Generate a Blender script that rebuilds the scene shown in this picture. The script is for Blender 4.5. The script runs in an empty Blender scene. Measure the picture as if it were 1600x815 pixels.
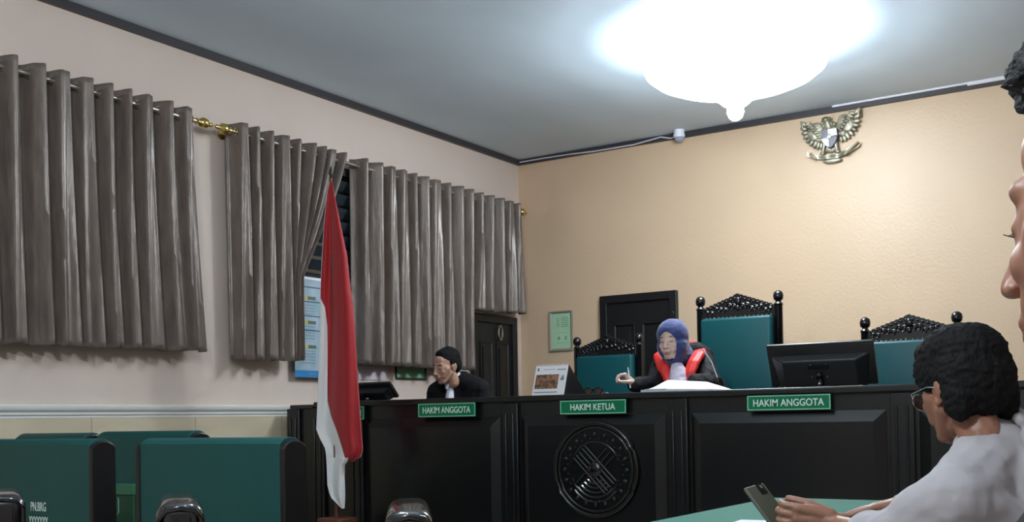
import bpy, bmesh, math, random
import numpy as np
from mathutils import Vector, Matrix, noise, Euler
random.seed(7)
C = bpy.context.scene.collection
scene = bpy.context.scene
PI = math.pi

# ------------------------------------------------------------------ camera
CAM = Vector((0, 0, 1.05))
FPX, CYPX = 1698.0, 630.0
YAW, PITCH, ROLL = 0.578, 0.015, -0.0164
def cam_axes():
    F = Vector((-math.sin(YAW)*math.cos(PITCH), math.cos(YAW)*math.cos(PITCH), math.sin(PITCH)))
    r = Vector((math.cos(YAW), math.sin(YAW), 0)); u = r.cross(F)
    return r*math.cos(ROLL)+u*math.sin(ROLL), -r*math.sin(ROLL)+u*math.cos(ROLL), F
AR, AU, AF = cam_axes()
cd = bpy.data.cameras.new('camera'); cam = bpy.data.objects.new('camera', cd); C.objects.link(cam)
cd.sensor_width = 36; cd.lens = 36*FPX/1600; cd.shift_y = (CYPX-407.5)/1600; cd.clip_start = 0.05
cam.matrix_world = Matrix(((AR.x, AU.x, -AF.x, CAM.x), (AR.y, AU.y, -AF.y, CAM.y), (AR.z, AU.z, -AF.z, CAM.z), (0, 0, 0, 1)))
scene.camera = cam
def ray(px, py): return AF + AR*((px-800)/FPX) - AU*((py-CYPX)/FPX)
def onX(px, py, X): d = ray(px, py); return CAM + d*((X-CAM.x)/d.x)
def onY(px, py, Y): d = ray(px, py); return CAM + d*((Y-CAM.y)/d.y)
def onZ(px, py, Z): d = ray(px, py); return CAM + d*((Z-CAM.z)/d.z)

# ------------------------------------------------------------------ view, world, lamp settings
scene.view_settings.view_transform = 'Standard'; scene.view_settings.look = 'None'
scene.view_settings.gamma = 1; scene.view_settings.use_curve_mapping = False
scene.view_settings.exposure = 0.33
w = bpy.data.worlds.new('night'); scene.world = w; w.use_nodes = True
w.node_tree.nodes['Background'].inputs[0].default_value = (0.5, 0.65, 0.85, 1)
w.node_tree.nodes['Background'].inputs[1].default_value = 0.02
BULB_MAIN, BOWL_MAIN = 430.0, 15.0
BULB_REAR, BULB_LEFT = 620.0, 240.0
LAMP_COL = (0.88, 0.95, 1.0)

# ------------------------------------------------------------------ materials
def s2l(c):
    return tuple((x/12.92 if x <= .04045 else ((x+.055)/1.055)**2.4) for x in [v/255 for v in c])
def mat(name, rgb, rough=.6, metal=0, spec=.5, coat=0, bump=0, bscale=60, var=0, vscale=8, stretch=None, sheen=0, vcol=None):
    m = bpy.data.materials.new(name); m.use_nodes = True; nt = m.node_tree; p = nt.nodes['Principled BSDF']
    col = s2l(rgb)+(1,)
    p.inputs['Base Color'].default_value = col; p.inputs['Roughness'].default_value = rough
    p.inputs['Metallic'].default_value = metal; p.inputs['Specular IOR Level'].default_value = spec
    p.inputs['Coat Weight'].default_value = coat; p.inputs['Sheen Weight'].default_value = sheen
    if bump or var:
        tc = nt.nodes.new('ShaderNodeTexCoord'); mp = nt.nodes.new('ShaderNodeMapping')
        nt.links.new(tc.outputs['Object'], mp.inputs[0])
        if stretch: mp.inputs['Scale'].default_value = stretch
    if var:
        n = nt.nodes.new('ShaderNodeTexNoise'); n.inputs['Scale'].default_value = vscale; n.inputs['Detail'].default_value = 4
        nt.links.new(mp.outputs[0], n.inputs[0])
        mx = nt.nodes.new('ShaderNodeMix'); mx.data_type = 'RGBA'
        c2 = s2l(vcol) if vcol else tuple(max(0, x*(1-var)) for x in col[:3])
        mx.inputs[6].default_value = col; mx.inputs[7].default_value = tuple(c2)+(1,)
        mr = nt.nodes.new('ShaderNodeMapRange'); mr.inputs[1].default_value = .35; mr.inputs[2].default_value = .68
        nt.links.new(n.outputs[0], mr.inputs[0]); nt.links.new(mr.outputs[0], mx.inputs[0])
        nt.links.new(mx.outputs[2], p.inputs['Base Color'])
    if bump:
        n = nt.nodes.new('ShaderNodeTexNoise'); n.inputs['Scale'].default_value = bscale; n.inputs['Detail'].default_value = 3
        nt.links.new(mp.outputs[0], n.inputs[0])
        b = nt.nodes.new('ShaderNodeBump'); b.inputs['Strength'].default_value = bump; b.inputs['Distance'].default_value = .01
        nt.links.new(n.outputs[0], b.inputs['Height']); nt.links.new(b.outputs[0], p.inputs['Normal'])
    return m
def emis(name, col, s):
    m = bpy.data.materials.new(name); m.use_nodes = True; nt = m.node_tree; p = nt.nodes['Principled BSDF']
    p.inputs['Base Color'].default_value = (.8, .8, .8, 1)
    p.inputs['Emission Color'].default_value = tuple(col)+(1,); p.inputs['Emission Strength'].default_value = s
    return m
M = dict(
 wall_l=mat('cream_paint', (208, 192, 181), .75, bump=.08, bscale=40, var=.05, vscale=2),
 wall_b=mat('peach_paint', (210, 182, 152), .42, spec=.4, bump=.16, bscale=40, var=.06, vscale=1.5),
 ceil=mat('ceiling_paint', (216, 232, 244), .7, var=.12, vscale=1.2, stretch=(1, .5, 1)),
 floor=mat('floor_tile', (176, 168, 158), .3, var=.1),
 carpet=mat('platform_carpet', (60, 30, 28), .95, bump=.3, bscale=200),
 trim=mat('dark_cornice', (52, 50, 54), .45),
 trimw=mat('pale_batten', (215, 212, 215), .5),
 dado=mat('beige_marble_tile', (206, 192, 166), .35, var=.16, vscale=3, stretch=(1, .6, 3), bump=.03),
 grout=mat('grout', (170, 158, 140), .8),
 corn=mat('white_moulding', (214, 214, 210), .45),
 wood=mat('black_stained_wood', (16, 18, 21), .3, coat=.1, var=.3, vscale=5, stretch=(4, 4, .6), bump=.05, bscale=30),
 wood_gloss=mat('polished_black_wood', (11, 12, 15), .3, coat=.1, var=.3, vscale=5, stretch=(4, 4, .6)),
 woodb=mat('black_door_wood', (17, 17, 21), .42, var=.3, vscale=5, stretch=(5, 5, .5)),
 carve=mat('carved_black_wood', (14, 14, 16), .24, coat=.35),
 green=mat('green_leatherette', (0, 70, 76), .42, spec=.4, bump=.05, bscale=300, var=.1, vscale=4),
 green2=mat('dark_green_leatherette', (0, 74, 72), .55, bump=.06, bscale=250, var=.08, vscale=5),
 greenl=mat('pale_green_vinyl', (52, 110, 82), .5),
 vinyl=mat('glossy_black_vinyl', (16, 16, 18), .2, coat=.6),
 curtain=mat('taupe_satin', (128, 116, 108), .34, metal=.15, spec=.6, bump=.5, bscale=5, stretch=(5, 5, 1.3), var=.3, vscale=4),
 brass=mat('brass', (214, 190, 120), .25, metal=1),
 steel=mat('brushed_steel', (190, 184, 175), .35, metal=1),
 chrome=mat('chrome', (210, 210, 212), .15, metal=1),
 glass=mat('dark_window_glass', (22, 26, 30), .12, spec=.8),
 louver=mat('louver_glass', (48, 56, 62), .2, spec=.7),
 wframe=mat('window_wood', (40, 36, 36), .5),
 red=mat('red_flag_cloth', (158, 12, 22), .7, bump=.15, bscale=25, sheen=.2),
 white=mat('white_flag_cloth', (226, 226, 226), .7, bump=.12, bscale=25, sheen=.2),
 sign=mat('green_sign', (0, 108, 70), .35, spec=.4),
 signl=mat('white_sign_print', (214, 232, 222), .5),
 signb=mat('pale_green_border', (120, 190, 160), .5),
 paper=mat('white_paper', (232, 232, 234), .7),
 paperl=mat('lilac_paper', (205, 196, 208), .7),
 papere=mat('paper_edges', (200, 202, 206), .8, bump=.4, bscale=150, stretch=(.1, .1, 5)),
 greenp=mat('light_green_paper', (170, 205, 170), .6, var=.06, vscale=12),
 greenpm=mat('mint_paper', (120, 178, 134), .6),
 greenpd=mat('green_print', (120, 160, 130), .6),
 framegrey=mat('grey_green_frame', (140, 138, 122), .45),
 plastic=mat('black_plastic', (26, 27, 29), .4, bump=.05, bscale=300),
 gloss=mat('glossy_black_plastic', (14, 15, 17), .15),
 cloth=mat('green_table_cloth', (46, 118, 100), .75, bump=.08, bscale=200),
 shirt=mat('white_shirt_cotton', (168, 162, 165), .85, bump=.25, bscale=30, sheen=.2),
 shirt2=mat('white_shirt', (210, 212, 220), .8),
 jacket=mat('black_jacket', (13, 13, 17), .85, bump=.1, bscale=60, spec=.25),
 robe=mat('black_robe', (12, 12, 16), .75, bump=.1, bscale=40, spec=.25),
 stole=mat('red_satin_lapel', (222, 46, 44), .5, bump=.12, bscale=30),
 bib=mat('white_bib', (214, 204, 224), .8, bump=.12, bscale=25),
 hijab=mat('blue_headscarf', (38, 54, 112), .75, bump=.12, bscale=30, sheen=.3),
 hair=mat('black_hair', (13, 12, 13), .75, spec=.2, bump=.8, bscale=90, stretch=(1, 1, .3)),
 hair2=mat('curly_hair', (30, 30, 34), .7, bump=1, bscale=110),
 silver=mat('silver_piping', (130, 135, 150), .5),
 emblem=mat('antique_gold_paint', (186, 180, 156), .42, metal=.5, var=.35, vscale=14, vcol=(110, 104, 92)),
 emblemd=mat('dark_pewter_paint', (96, 94, 100), .45, metal=.4),
 emblems=mat('silver_paint', (200, 200, 205), .4, metal=.4),
 blue=mat('calendar_blue', (36, 124, 184), .6),
 sky=mat('calendar_pale_blue', (134, 168, 180), .6, var=.2, vscale=9, vcol=(172, 184, 200)),
 print_=mat('grey_print', (120, 135, 150), .7),
 yellow=mat('yellow_print', (196, 178, 70), .6),
 dgreen=mat('grey_green_print', (84, 104, 92), .6),
 photo=mat('printed_group_photo', (168, 120, 92), .6, var=1, vscale=45, vcol=(38, 44, 40)),
 phone=mat('olive_phone_case', (78, 76, 64), .45),
 trousers=mat('dark_trousers', (30, 30, 34), .8),
 shoe=mat('black_shoe', (18, 17, 17), .35),
 brown=mat('brown_wood', (110, 62, 44), .45, var=.3, vscale=8, stretch=(1, 1, 5)),
 lensm=mat('brown_tinted_lens', (40, 30, 26), .1, spec=.7),
 cable=mat('white_cable', (205, 205, 212), .5),
 camw=mat('white_plastic', (222, 224, 232), .4),
 bulb=emis('bulb_light', LAMP_COL, BULB_MAIN),
 bowl=emis('glare_glow', (0.86, 0.95, 1.0), BOWL_MAIN),  # glow for the added bowl that stands in for camera glare
 bulbr=emis('rear_bulb_light', LAMP_COL, BULB_REAR),
 bulbl=emis('left_bulb_light', LAMP_COL, BULB_LEFT),
 bowlr=emis('rear_lit_opal_glass', LAMP_COL, 3.0),
)
def curtain_tex():
    nt = M['curtain'].node_tree
curtain_tex()

# ------------------------------------------------------------------ mesh helpers
def basis(z, up=Vector((0, 0, 1))):
    z = z.normalized()
    x = up.cross(z)
    if x.length < 1e-5: x = Vector((1, 0, 0)).cross(z) if abs(z.x) < .9 else Vector((0, 1, 0)).cross(z)
    x.normalize(); y = z.cross(x)
    return Matrix((x, y, z)).transposed()
class MB:
    def __init__(s): s.v = []; s.f = []
    def add(s, vs, fs):
        o = len(s.v); s.v += [Vector(p) for p in vs]; s.f += [tuple(i+o for i in f) for f in fs]; return s
    def box(s, c, d, R=None):
        c = Vector(c); h = Vector(d)/2
        vs = [Vector((x*h.x, y*h.y, z*h.z)) for x in (-1, 1) for y in (-1, 1) for z in (-1, 1)]
        if R is not None: vs = [R @ p for p in vs]
        return s.add([c+p for p in vs], [(0, 1, 3, 2), (4, 6, 7, 5), (0, 4, 5, 1), (2, 3, 7, 6), (0, 2, 6, 4), (1, 5, 7, 3)])
    def b2(s, x0, x1, y0, y1, z0, z1): return s.box(((x0+x1)/2, (y0+y1)/2, (z0+z1)/2), (abs(x1-x0), abs(y1-y0), abs(z1-z0)))
    def rbox(s, c, d, r, n=3, R=None):
        """rounded box via superellipsoid-like corners"""
        bm = bmesh.new(); bmesh.ops.create_cube(bm, size=1)
        for v in bm.verts: v.co = Vector((v.co.x*d[0], v.co.y*d[1], v.co.z*d[2]))
        bmesh.ops.bevel(bm, geom=list(bm.edges), offset=r, segments=n, profile=.5, affect='EDGES')
        bm.verts.index_update(); c = Vector(c)
        vs = [(R @ v.co if R is not None else v.co.copy())+c for v in bm.verts]; fs = [tuple(v.index for v in f.verts) for f in bm.faces]
        bm.free(); return s.add(vs, fs)
    def cone(s, p0, p1, r0, r1=None, n=16, cap=True):
        p0 = Vector(p0); p1 = Vector(p1); r1 = r0 if r1 is None else r1; B = basis(p1-p0)
        vs = []; 
        for p, r in ((p0, r0), (p1, r1)):
            for i in range(n):
                a = 2*PI*i/n; vs.append(p+B @ Vector((r*math.cos(a), r*math.sin(a), 0)))
        fs = [(i, (i+1) % n, n+(i+1) % n, n+i) for i in range(n)]
        if cap: fs += [tuple(reversed(range(n))), tuple(range(n, 2*n))]
        return s.add(vs, fs)
    def ell(s, c, r, R=None, nu=16, nv=10):
        c = Vector(c); r = r if hasattr(r, '__len__') else (r, r, r); vs = []; fs = []
        for j in range(1, nv):
            t = PI*j/nv
            for i in range(nu):
                a = 2*PI*i/nu; vs.append(Vector((r[0]*math.sin(t)*math.cos(a), r[1]*math.sin(t)*math.sin(a), r[2]*math.cos(t))))
        vs += [Vector((0, 0, r[2])), Vector((0, 0, -r[2]))]; T = len(vs)-2; Bt = T+1
        for j in range(nv-2):
            for i in range(nu): fs.append((j*nu+i, (j+1)*nu+i, (j+1)*nu+(i+1) % nu, j*nu+(i+1) % nu))
        for i in range(nu):
            fs.append((T, i, (i+1) % nu)); k = (nv-2)*nu; fs.append((Bt, k+(i+1) % nu, k+i))
        if R is not None: vs = [R @ p for p in vs]
        return s.add([c+p for p in vs], fs)
    def cap(s, p0, p1, r0, r1=None, n=14):
        p0 = Vector(p0); p1 = Vector(p1); r1 = r0 if r1 is None else r1
        s.cone(p0, p1, r0, r1, n); s.ell(p0, r0, None, n, 8); s.ell(p1, r1, None, n, 8); return s
    def chain(s, pts, rs, n=12):
        for i in range(len(pts)-1): s.cap(pts[i], pts[i+1], rs[i], rs[i+1], n)
        return s
    def tube(s, pts, r, n=8, cyc=False):
        pts = [Vector(p) for p in pts]; N = len(pts); vs = []; fs = []; up = Vector((0, 0, 1))
        for k, p in enumerate(pts):
            a = pts[(k-1) % N] if (cyc or k) else p; b = pts[(k+1) % N] if (cyc or k < N-1) else p
            d = (b-a).normalized()
            u = Vector((0, 1, 0)) if abs(d.z) > .9 else up
            B = basis(d, u); rr = r[k] if hasattr(r, '__len__') else r
            for i in range(n): t = 2*PI*i/n; vs.append(p+B @ Vector((rr*math.cos(t), rr*math.sin(t), 0)))
        for k in range(N if cyc else N-1):
            q = (k+1) % N
            for i in range(n): fs.append((k*n+i, k*n+(i+1) % n, q*n+(i+1) % n, q*n+i))
        if not cyc: fs += [tuple(reversed(range(n))), tuple(range((N-1)*n, N*n))]
        return s.add(vs, fs)
    def lathe(s, prof, c=(0, 0, 0), R=None, n=24):
        c = Vector(c); vs = []; fs = []
        for r, z in prof:
            for i in range(n): a = 2*PI*i/n; p = Vector((r*math.cos(a), r*math.sin(a), z)); vs.append(c+(R @ p if R is not None else p))
        for k in range(len(prof)-1):
            for i in range(n): fs.append((k*n+i, k*n+(i+1) % n, (k+1)*n+(i+1) % n, (k+1)*n+i))
        return s.add(vs, fs)
    def prism(s, pts, T, t, t0=0):
        """2D outline pts in (u,v), T maps (u,v,w)->world, thickness along w"""
        n = len(pts); vs = [T @ Vector((u, v, t0)) for u, v in pts]+[T @ Vector((u, v, t0+t)) for u, v in pts]
        fs = [tuple(reversed(range(n))), tuple(range(n, 2*n))]+[(i, (i+1) % n, n+(i+1) % n, n+i) for i in range(n)]
        return s.add(vs, fs)
    def grid(s, fn, nu, nv):
        vs = [fn(i/nu, j/nv) for j in range(nv+1) for i in range(nu+1)]
        fs = [(j*(nu+1)+i, j*(nu+1)+i+1, (j+1)*(nu+1)+i+1, (j+1)*(nu+1)+i) for j in range(nv) for i in range(nu)]
        return s.add(vs, fs)
    def mesh(s, name, fix=True):
        m = bpy.data.meshes.new(name); m.from_pydata([tuple(v) for v in s.v], [], s.f); m.validate()
        if fix:
            bm = bmesh.new(); bm.from_mesh(m); bmesh.ops.recalc_face_normals(bm, faces=bm.faces); bm.to_mesh(m); bm.free()
        return m
def smooth_mesh(m, ang=40):
    m.shade_smooth(); m.set_sharp_from_angle(angle=math.radians(ang))
def link(name, mesh, material, parent=None, world=False, smooth=40):
    o = bpy.data.objects.new(name, mesh); C.objects.link(o)
    if material is not None: mesh.materials.append(material)
    if smooth: smooth_mesh(mesh, smooth)
    if parent is not None:
        o.parent = parent
        if world:
            o.matrix_parent_inverse = MW(parent).inverted()
    return o
def MW(o):
    m = o.matrix_basis.copy()
    if o.parent is not None: m = MW(o.parent) @ o.matrix_parent_inverse @ m
    return m
def part(name, mb, material, parent=None, world=False, smooth=40, bevel=0, label=None, fix=True):
    o = link(name, mb.mesh(name, fix), M[material] if isinstance(material, str) else material, parent, world, smooth)
    if bevel:
        b = o.modifiers.new('bevel', 'BEVEL'); b.width = bevel; b.segments = 2; b.limit_method = 'ANGLE'; b.angle_limit = .7
    if label: o['label'] = label
    return o
def tag(o, label, cat, group=None):
    o['label'] = label; o['category'] = cat
    if group: o['group'] = group
    return o
def struct(name, mb, material, **k):
    o = part(name, mb, material, **k)
    if k.get('parent') is None: o['kind'] = 'structure'
    return o
def thing(name, label, cat, loc=(0, 0, 0), rz=0, group=None):
    o = bpy.data.objects.new(name, None); C.objects.link(o); o.location = loc; o.rotation_euler = (0, 0, rz)
    o.empty_display_size = .1
    return tag(o, label, cat, group)
def dup(root, loc, rz, label, group=None):
    def cp(o, par):
        c = o.copy(); C.objects.link(c)
        if par is not None: c.parent = par
        for ch in list(o.children): cp(ch, c)
        return c
    r = cp(root, None); r.location = loc; r.rotation_euler = (0, 0, rz); r['label'] = label
    if group: r['group'] = group
    return r
def remeshed(mb, voxel, it=6, wr=0, wsc=12, cut=None, fac=.5):
    """one continuous surface grown from overlapping solids"""
    me = mb.mesh('tmp', False); o = bpy.data.objects.new('tmp', me); C.objects.link(o)
    r = o.modifiers.new('r', 'REMESH'); r.mode = 'VOXEL'; r.voxel_size = voxel
    s = o.modifiers.new('s', 'SMOOTH'); s.factor = fac; s.iterations = it
    dg = bpy.context.evaluated_depsgraph_get(); dg.update()
    out = bpy.data.meshes.new_from_object(o.evaluated_get(dg)); bpy.data.objects.remove(o); bpy.data.meshes.remove(me)
    if wr:
        nrm = [n_.vector.copy() for n_ in out.vertex_normals]
        for v in out.vertices:
            p = v.co; nn = noise.noise(Vector((p.x*wsc, p.y*wsc, p.z*wsc*1.6)))+.5*noise.noise(Vector((p.x*wsc*2.3, p.y*wsc*2.3+5, p.z*wsc*3)))
            v.co = p+nrm[v.index]*(nn*wr)
    if cut:
        bm = bmesh.new(); bm.from_mesh(out)
        bmesh.ops.delete(bm, geom=[v for v in bm.verts if cut(v.co)], context='VERTS')
        for _ in range(8):
            bv = [v for v in bm.verts if v.is_boundary]
            new = {v: sum((e.other_vert(v).co for e in v.link_edges if e.is_boundary), Vector())/max(1, sum(e.is_boundary for e in v.link_edges)) for v in bv}
            for v, c in new.items(): v.co = v.co*.5+c*.5
        bm.to_mesh(out); bm.free()
    return out
def text(name, string, material, parent, Mx, width=None, height=.03, ext=.0012, label=None, bold=0, world=False):
    cu = bpy.data.curves.new('t', 'FONT'); cu.body = string; cu.size = 1; cu.align_x = 'CENTER'; cu.align_y = 'CENTER'; cu.extrude = ext/height
    cu.offset = bold
    o = bpy.data.objects.new('t', cu); C.objects.link(o)
    dg = bpy.context.evaluated_depsgraph_get(); dg.update(); me = bpy.data.meshes.new_from_object(o.evaluated_get(dg))
    bpy.data.objects.remove(o); bpy.data.curves.remove(cu)
    xs = [v.co.x for v in me.vertices]; ys = [v.co.y for v in me.vertices]
    sy = height/(max(ys)-min(ys)); sx = width/(max(xs)-min(xs)) if width else sy; cx = (max(xs)+min(xs))/2; cy = (max(ys)+min(ys))/2
    for v in me.vertices: v.co = Mx @ Vector(((v.co.x-cx)*sx, (v.co.y-cy)*sy, v.co.z*height))
    r = link(name, me, M[material], parent, world, smooth=0)
    if label: r['label'] = label
    return r
def frameM(o, u, v, w):   # columns
    o, u, v, w = map(Vector, (o, u, v, w))
    return Matrix(((u.x, v.x, w.x, o.x), (u.y, v.y, w.y, o.y), (u.z, v.z, w.z, o.z), (0, 0, 0, 1)))

# ------------------------------------------------------------------ room shell
YB = 8.35
c0 = onY(807, 252, YB); c1 = onY(816, 500, YB)
XL = (c0.x+c1.x)/2; ZC = c0.z
XR, YR = 3.2, -3.2
PLAT = 0.30
struct('floor', MB().b2(XL-.2, XR+.2, YR-.2, YB+.2, -.1, 0), 'floor', smooth=0)
struct('ceiling', MB().b2(XL-.2, XR+.2, YR-.2, YB+.2, ZC, ZC+.1), 'ceil', smooth=0)
struct('wall_left', MB().b2(XL-.2, XL, YR-.2, YB+.2, 0, ZC), 'wall_l', smooth=0)
struct('wall_back', MB().b2(XL, XR, YB, YB+.2, 0, ZC), 'wall_b', smooth=0)
struct('wall_right', MB().b2(XR, XR+.2, YR-.2, YB+.2, 0, ZC), 'wall_l', smooth=0)
struct('wall_front', MB().b2(XL, XR, YR-.2, YR, 0, ZC), 'wall_l', smooth=0)
struct('trim_1', MB().b2(XL, XL+.035, YR, YB, ZC-.045, ZC), 'trim', smooth=0)
struct('trim_2', MB().b2(XL+.035, XR, YB-.035, YB, ZC-.045, ZC), 'trim', smooth=0)
xa = onY(1300, 160, YB-.045).x; xb = onY(1512, 130, YB-.045).x
mb = MB().b2(xa, xb, YB-.05, YB-.035, ZC-.014, ZC).b2(xb, XR, YB-.055, YB-.035, ZC-.026, ZC)
struct('trim_3', mb, 'trimw', smooth=0)
yd0 = onX(745, 487, XL).y; yd1 = onX(803, 560, XL).y
dt = onX(745, 486, XL).z
# dado of marble tiles with moulding
def dado(ya, yb):
    d = MB().b2(XL, XL+.02, ya, yb, 0, 1.105)
    o = struct('wall_dado', d, 'dado', smooth=0)
    return o
ye = yd0-.1
dado(YR, ye)
prof = [(0, 1.1), (.022, 1.1), (.022, 1.112), (.03, 1.118), (.03, 1.132), (.042, 1.14), (.048, 1.152), (.048, 1.166), (.04, 1.174), (0, 1.174)]
mb = MB(); mb.prism([(a, b) for a, b in prof], frameM((XL, YR, 0), (1, 0, 0), (0, 0, 1), (0, 1, 0)), ye-YR)
struct('trim_4', mb, 'corn', smooth=30)
mb = MB(); yj = [onX(140, 665, XL).y, onX(302, 665, XL).y]; st = yj[1]-yj[0]
y = yj[0]-2*st
while y < ye: mb.b2(XL+.0195, XL+.0212, y-.003, y+.003, 0, 1.1); y += st
mb.b2(XL+.0195, XL+.0212, YR, ye, .68, .685)
struct('trim_5', mb, 'grout', smooth=0)
# raised judges' platform
YF = 5.30
struct('floor_platform', MB().b2(XL, XR, YF+.02, YB, 0, PLAT), 'carpet', smooth=0)

# window behind the curtains (louvred, dark outside)
def window(n, ya, yb, za, zb):
    fr = MB()
    for a, b, c, d in ((ya, ya+.06, za, zb), (yb-.06, yb, za, zb), (ya, yb, za, za+.06), (ya, yb, zb-.06, zb), ((ya+yb)/2-.03, (ya+yb)/2+.03, za, zb)):
        fr.b2(XL, XL+.035, a, b, c, d)
    w_ = struct('window_%d' % n, fr, 'wframe', smooth=0)
    part('window_pane', MB().b2(XL+.002, XL+.008, ya+.05, yb-.05, za+.05, zb-.05), 'glass', w_, smooth=0)
    lv = MB(); z = za+.1
    R = Matrix.Rotation(.6, 3, 'Y')
    while z < zb-.08:
        for a, b in ((ya+.065, (ya+yb)/2-.035), ((ya+yb)/2+.035, yb-.065)):
            lv.box((XL+.02, (a+b)/2, z), (.004, b-a, .11), R)
        z += .1
    part('louver_blades', lv, 'louver', w_, smooth=0)
window(1, 2.2, onX(290, 300, XL).y, 1.62, 2.88)
window(2, onX(378, 300, XL).y, onX(725, 380, XL).y, 1.55, 2.9)

# left-wall door
def door(n, T, w_, h, label):
    """T maps local (u along wall, v up, w out) -> world, door origin at lower left"""
    fr = MB()
    fr.prism([(0, 0), (.07, 0), (.07, h-.07), (w_-.07, h-.07), (w_-.07, 0), (w_, 0), (w_, h), (0, h)], T, .045)
    d = struct('door_%d' % n, fr, 'woodb', smooth=0, bevel=.006)
    leaf = MB(); leaf.prism([(.07, 0), (w_-.07, 0), (w_-.07, h-.07), (.07, h-.07)], T, .02)
    lf = part('door_leaf', leaf, 'woodb', d, smooth=0)
    iw = w_-.14; pn = MB()
    for c in range(2):
        u0 = .07+iw*(.1+c*.46); u1 = u0+iw*.34
        for v0, v1 in ((h*.12, h*.45), (h*.52, h*.86)):
            moulding(pn, T, u0, u1, v0, v1, .02, .012, .02)
            pn.prism([(u0+.045, v0+.045), (u1-.045, v0+.045), (u1-.045, v1-.045), (u0+.045, v1-.045)], T, .012, .018)
    part('raised_panels', pn, 'woodb', d, smooth=0, bevel=.004)
    return d
def moulding(mb, T, u0, u1, v0, v1, wd, dp, w0):
    """mitred rectangular moulding: outer rect to inner rect, ridged"""
    rings = []
    for k, (i, h_) in enumerate(((0, 0), (0, dp), (wd*.4, dp), (wd, dp*.2), (wd, 0))):
        rings.append([T @ Vector(p) for p in ((u0+i, v0+i, w0+h_), (u1-i, v0+i, w0+h_), (u1-i, v1-i, w0+h_), (u0+i, v1-i, w0+h_))])
    vs = [p for r in rings for p in r]; fs = []
    for k in range(len(rings)-1):
        for i in range(4): fs.append((k*4+i, k*4+(i+1) % 4, (k+1)*4+(i+1) % 4, (k+1)*4+i))
    mb.add(vs, fs)
TL = frameM((XL, yd1, PLAT), (0, -1, 0), (0, 0, 1), (1, 0, 0))
d1 = door(1, TL, yd1-yd0+.12, dt-PLAT-.02, '')
hp = onX(780, 520, XL+.03)
mb = MB(); mb.tube([(XL+.045, hp.y+.03*math.cos(a), hp.z+.06*math.sin(a)) for a in [2*PI*i/20 for i in range(20)]], .008, 8, True)
mb.cone((XL+.02, hp.y, hp.z-.06), (XL+.045, hp.y, hp.z-.06), .01).cone((XL+.02, hp.y, hp.z+.06), (XL+.045, hp.y, hp.z+.06), .01)
part('door_handle', mb, 'steel', d1)
q = onX(738, 489, XL+.08)
bx_ = part('door_light_strip', MB().b2(XL+.002, XL+.03, yd0-.16, yd0+.06, dt-.03, dt+.0), 'trimw')
bx_['kind'] = 'structure'; bx_.name = 'trim_6'
# back-wall door
a = onY(940, 464, YB); b = onY(1060, 452.5, YB)
TB = frameM((a.x, YB, PLAT), (1, 0, 0), (0, 0, 1), (0, -1, 0))
d2 = door(2, TB, b.x-a.x, (a.z+b.z)/2-PLAT, '')
q = onY(1053, 490, YB-.04)
part('door_bolt', MB().cap((q.x, YB-.035, q.z-.01), (q.x, YB-.06, q.z+.015), .005, .004), 'chrome', d2)

# ------------------------------------------------------------------ counter
P = onY(457.5, 633, YF); XC0 = P.x; XC1 = -.45; ZT = (onY(806, 617.5, YF).z+onY(1400, 601.5, YF).z)/2
t = thing('judges_bench', 'long black stained wooden courtroom bench with moulded front and round carved emblem', 'counter', ((XC0+XC1)/2, YF, 0))
TC = frameM((0, YF, 0), (1, 0, 0), (0, 0, 1), (0, -1, 0))
XD = onY(566, 626, YF).x
def W(name, mb, m, bevel=.004, smooth=30, par=None, **k): return part(name, mb, m, par or t, world=True, bevel=bevel, smooth=smooth, **k)
mb = MB(); mb.b2(XC0, XC1, YF, YF+.05, 0, ZT-.03); W('front_board', mb, 'wood')
mb = MB(); mb.b2(XD-.4, XC1+.02, YF-.03, YF+.62, ZT-.035, ZT); W('bench_top', mb, 'wood', .008)
mb = MB(); mb.b2(XC0, XC0+.04, YF, YF+.6, 0, ZT-.036); W('side_board', mb, 'wood')
mb = MB(); mb.b2(XC1-.04, XC1, YF, YF+.6, 0, ZT-.036); W('side_board', mb, 'wood')
mb = MB(); mb.b2(XC0, XC1, YF-.035, YF, 0, .14); W('plinth', mb, 'wood')
z1 = onY(457, 632.5, YF).z
mb = MB(); mb.b2(XC0-.01, XD-.41, YF-.02, YF+.6, z1-.03, z1); W('lower_bench_top', mb, 'wood', .006)
xs = [onY(px, 700, YF).x for px in (462, 500, 560, 800, 1062, 1412)]+[XC1-.05]
for i, x in enumerate(xs):
    pm = MB(); wd = .055
    pm.b2(x-wd, x+wd, YF-.022, YF, .14, ZT-.04)
    pm.b2(x-wd*.55, x-wd*.35, YF-.03, YF-.02, .2, ZT-.1).b2(x+wd*.35, x+wd*.55, YF-.03, YF-.02, .2, ZT-.1)
    W('pilaster', pm, 'wood')
for i in range(2, len(xs)-1):
    pm = MB(); u0 = xs[i]+.075; u1 = xs[i+1]-.075
    zt = onY(1300, 641, YF).z
    bev = [(u0+i_, u1-i_, .2+i_, zt-i_, d_) for i_, d_ in ((0, 0), (0, .004), (.055, .03))]
    vs_ = [TC @ Vector(p) for a0, a1, b0, b1, d_ in bev for p in ((a0, b0, d_), (a1, b0, d_), (a1, b1, d_), (a0, b1, d_))]
    pm.add(vs_, [(k*4+i_, k*4+(i_+1) % 4, (k+1)*4+(i_+1) % 4, (k+1)*4+i_) for k in range(2) for i_ in range(4)]+[(8, 9, 10, 11)])
    W('bevelled_panel', pm, 'wood_gloss', 0, 0)
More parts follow.
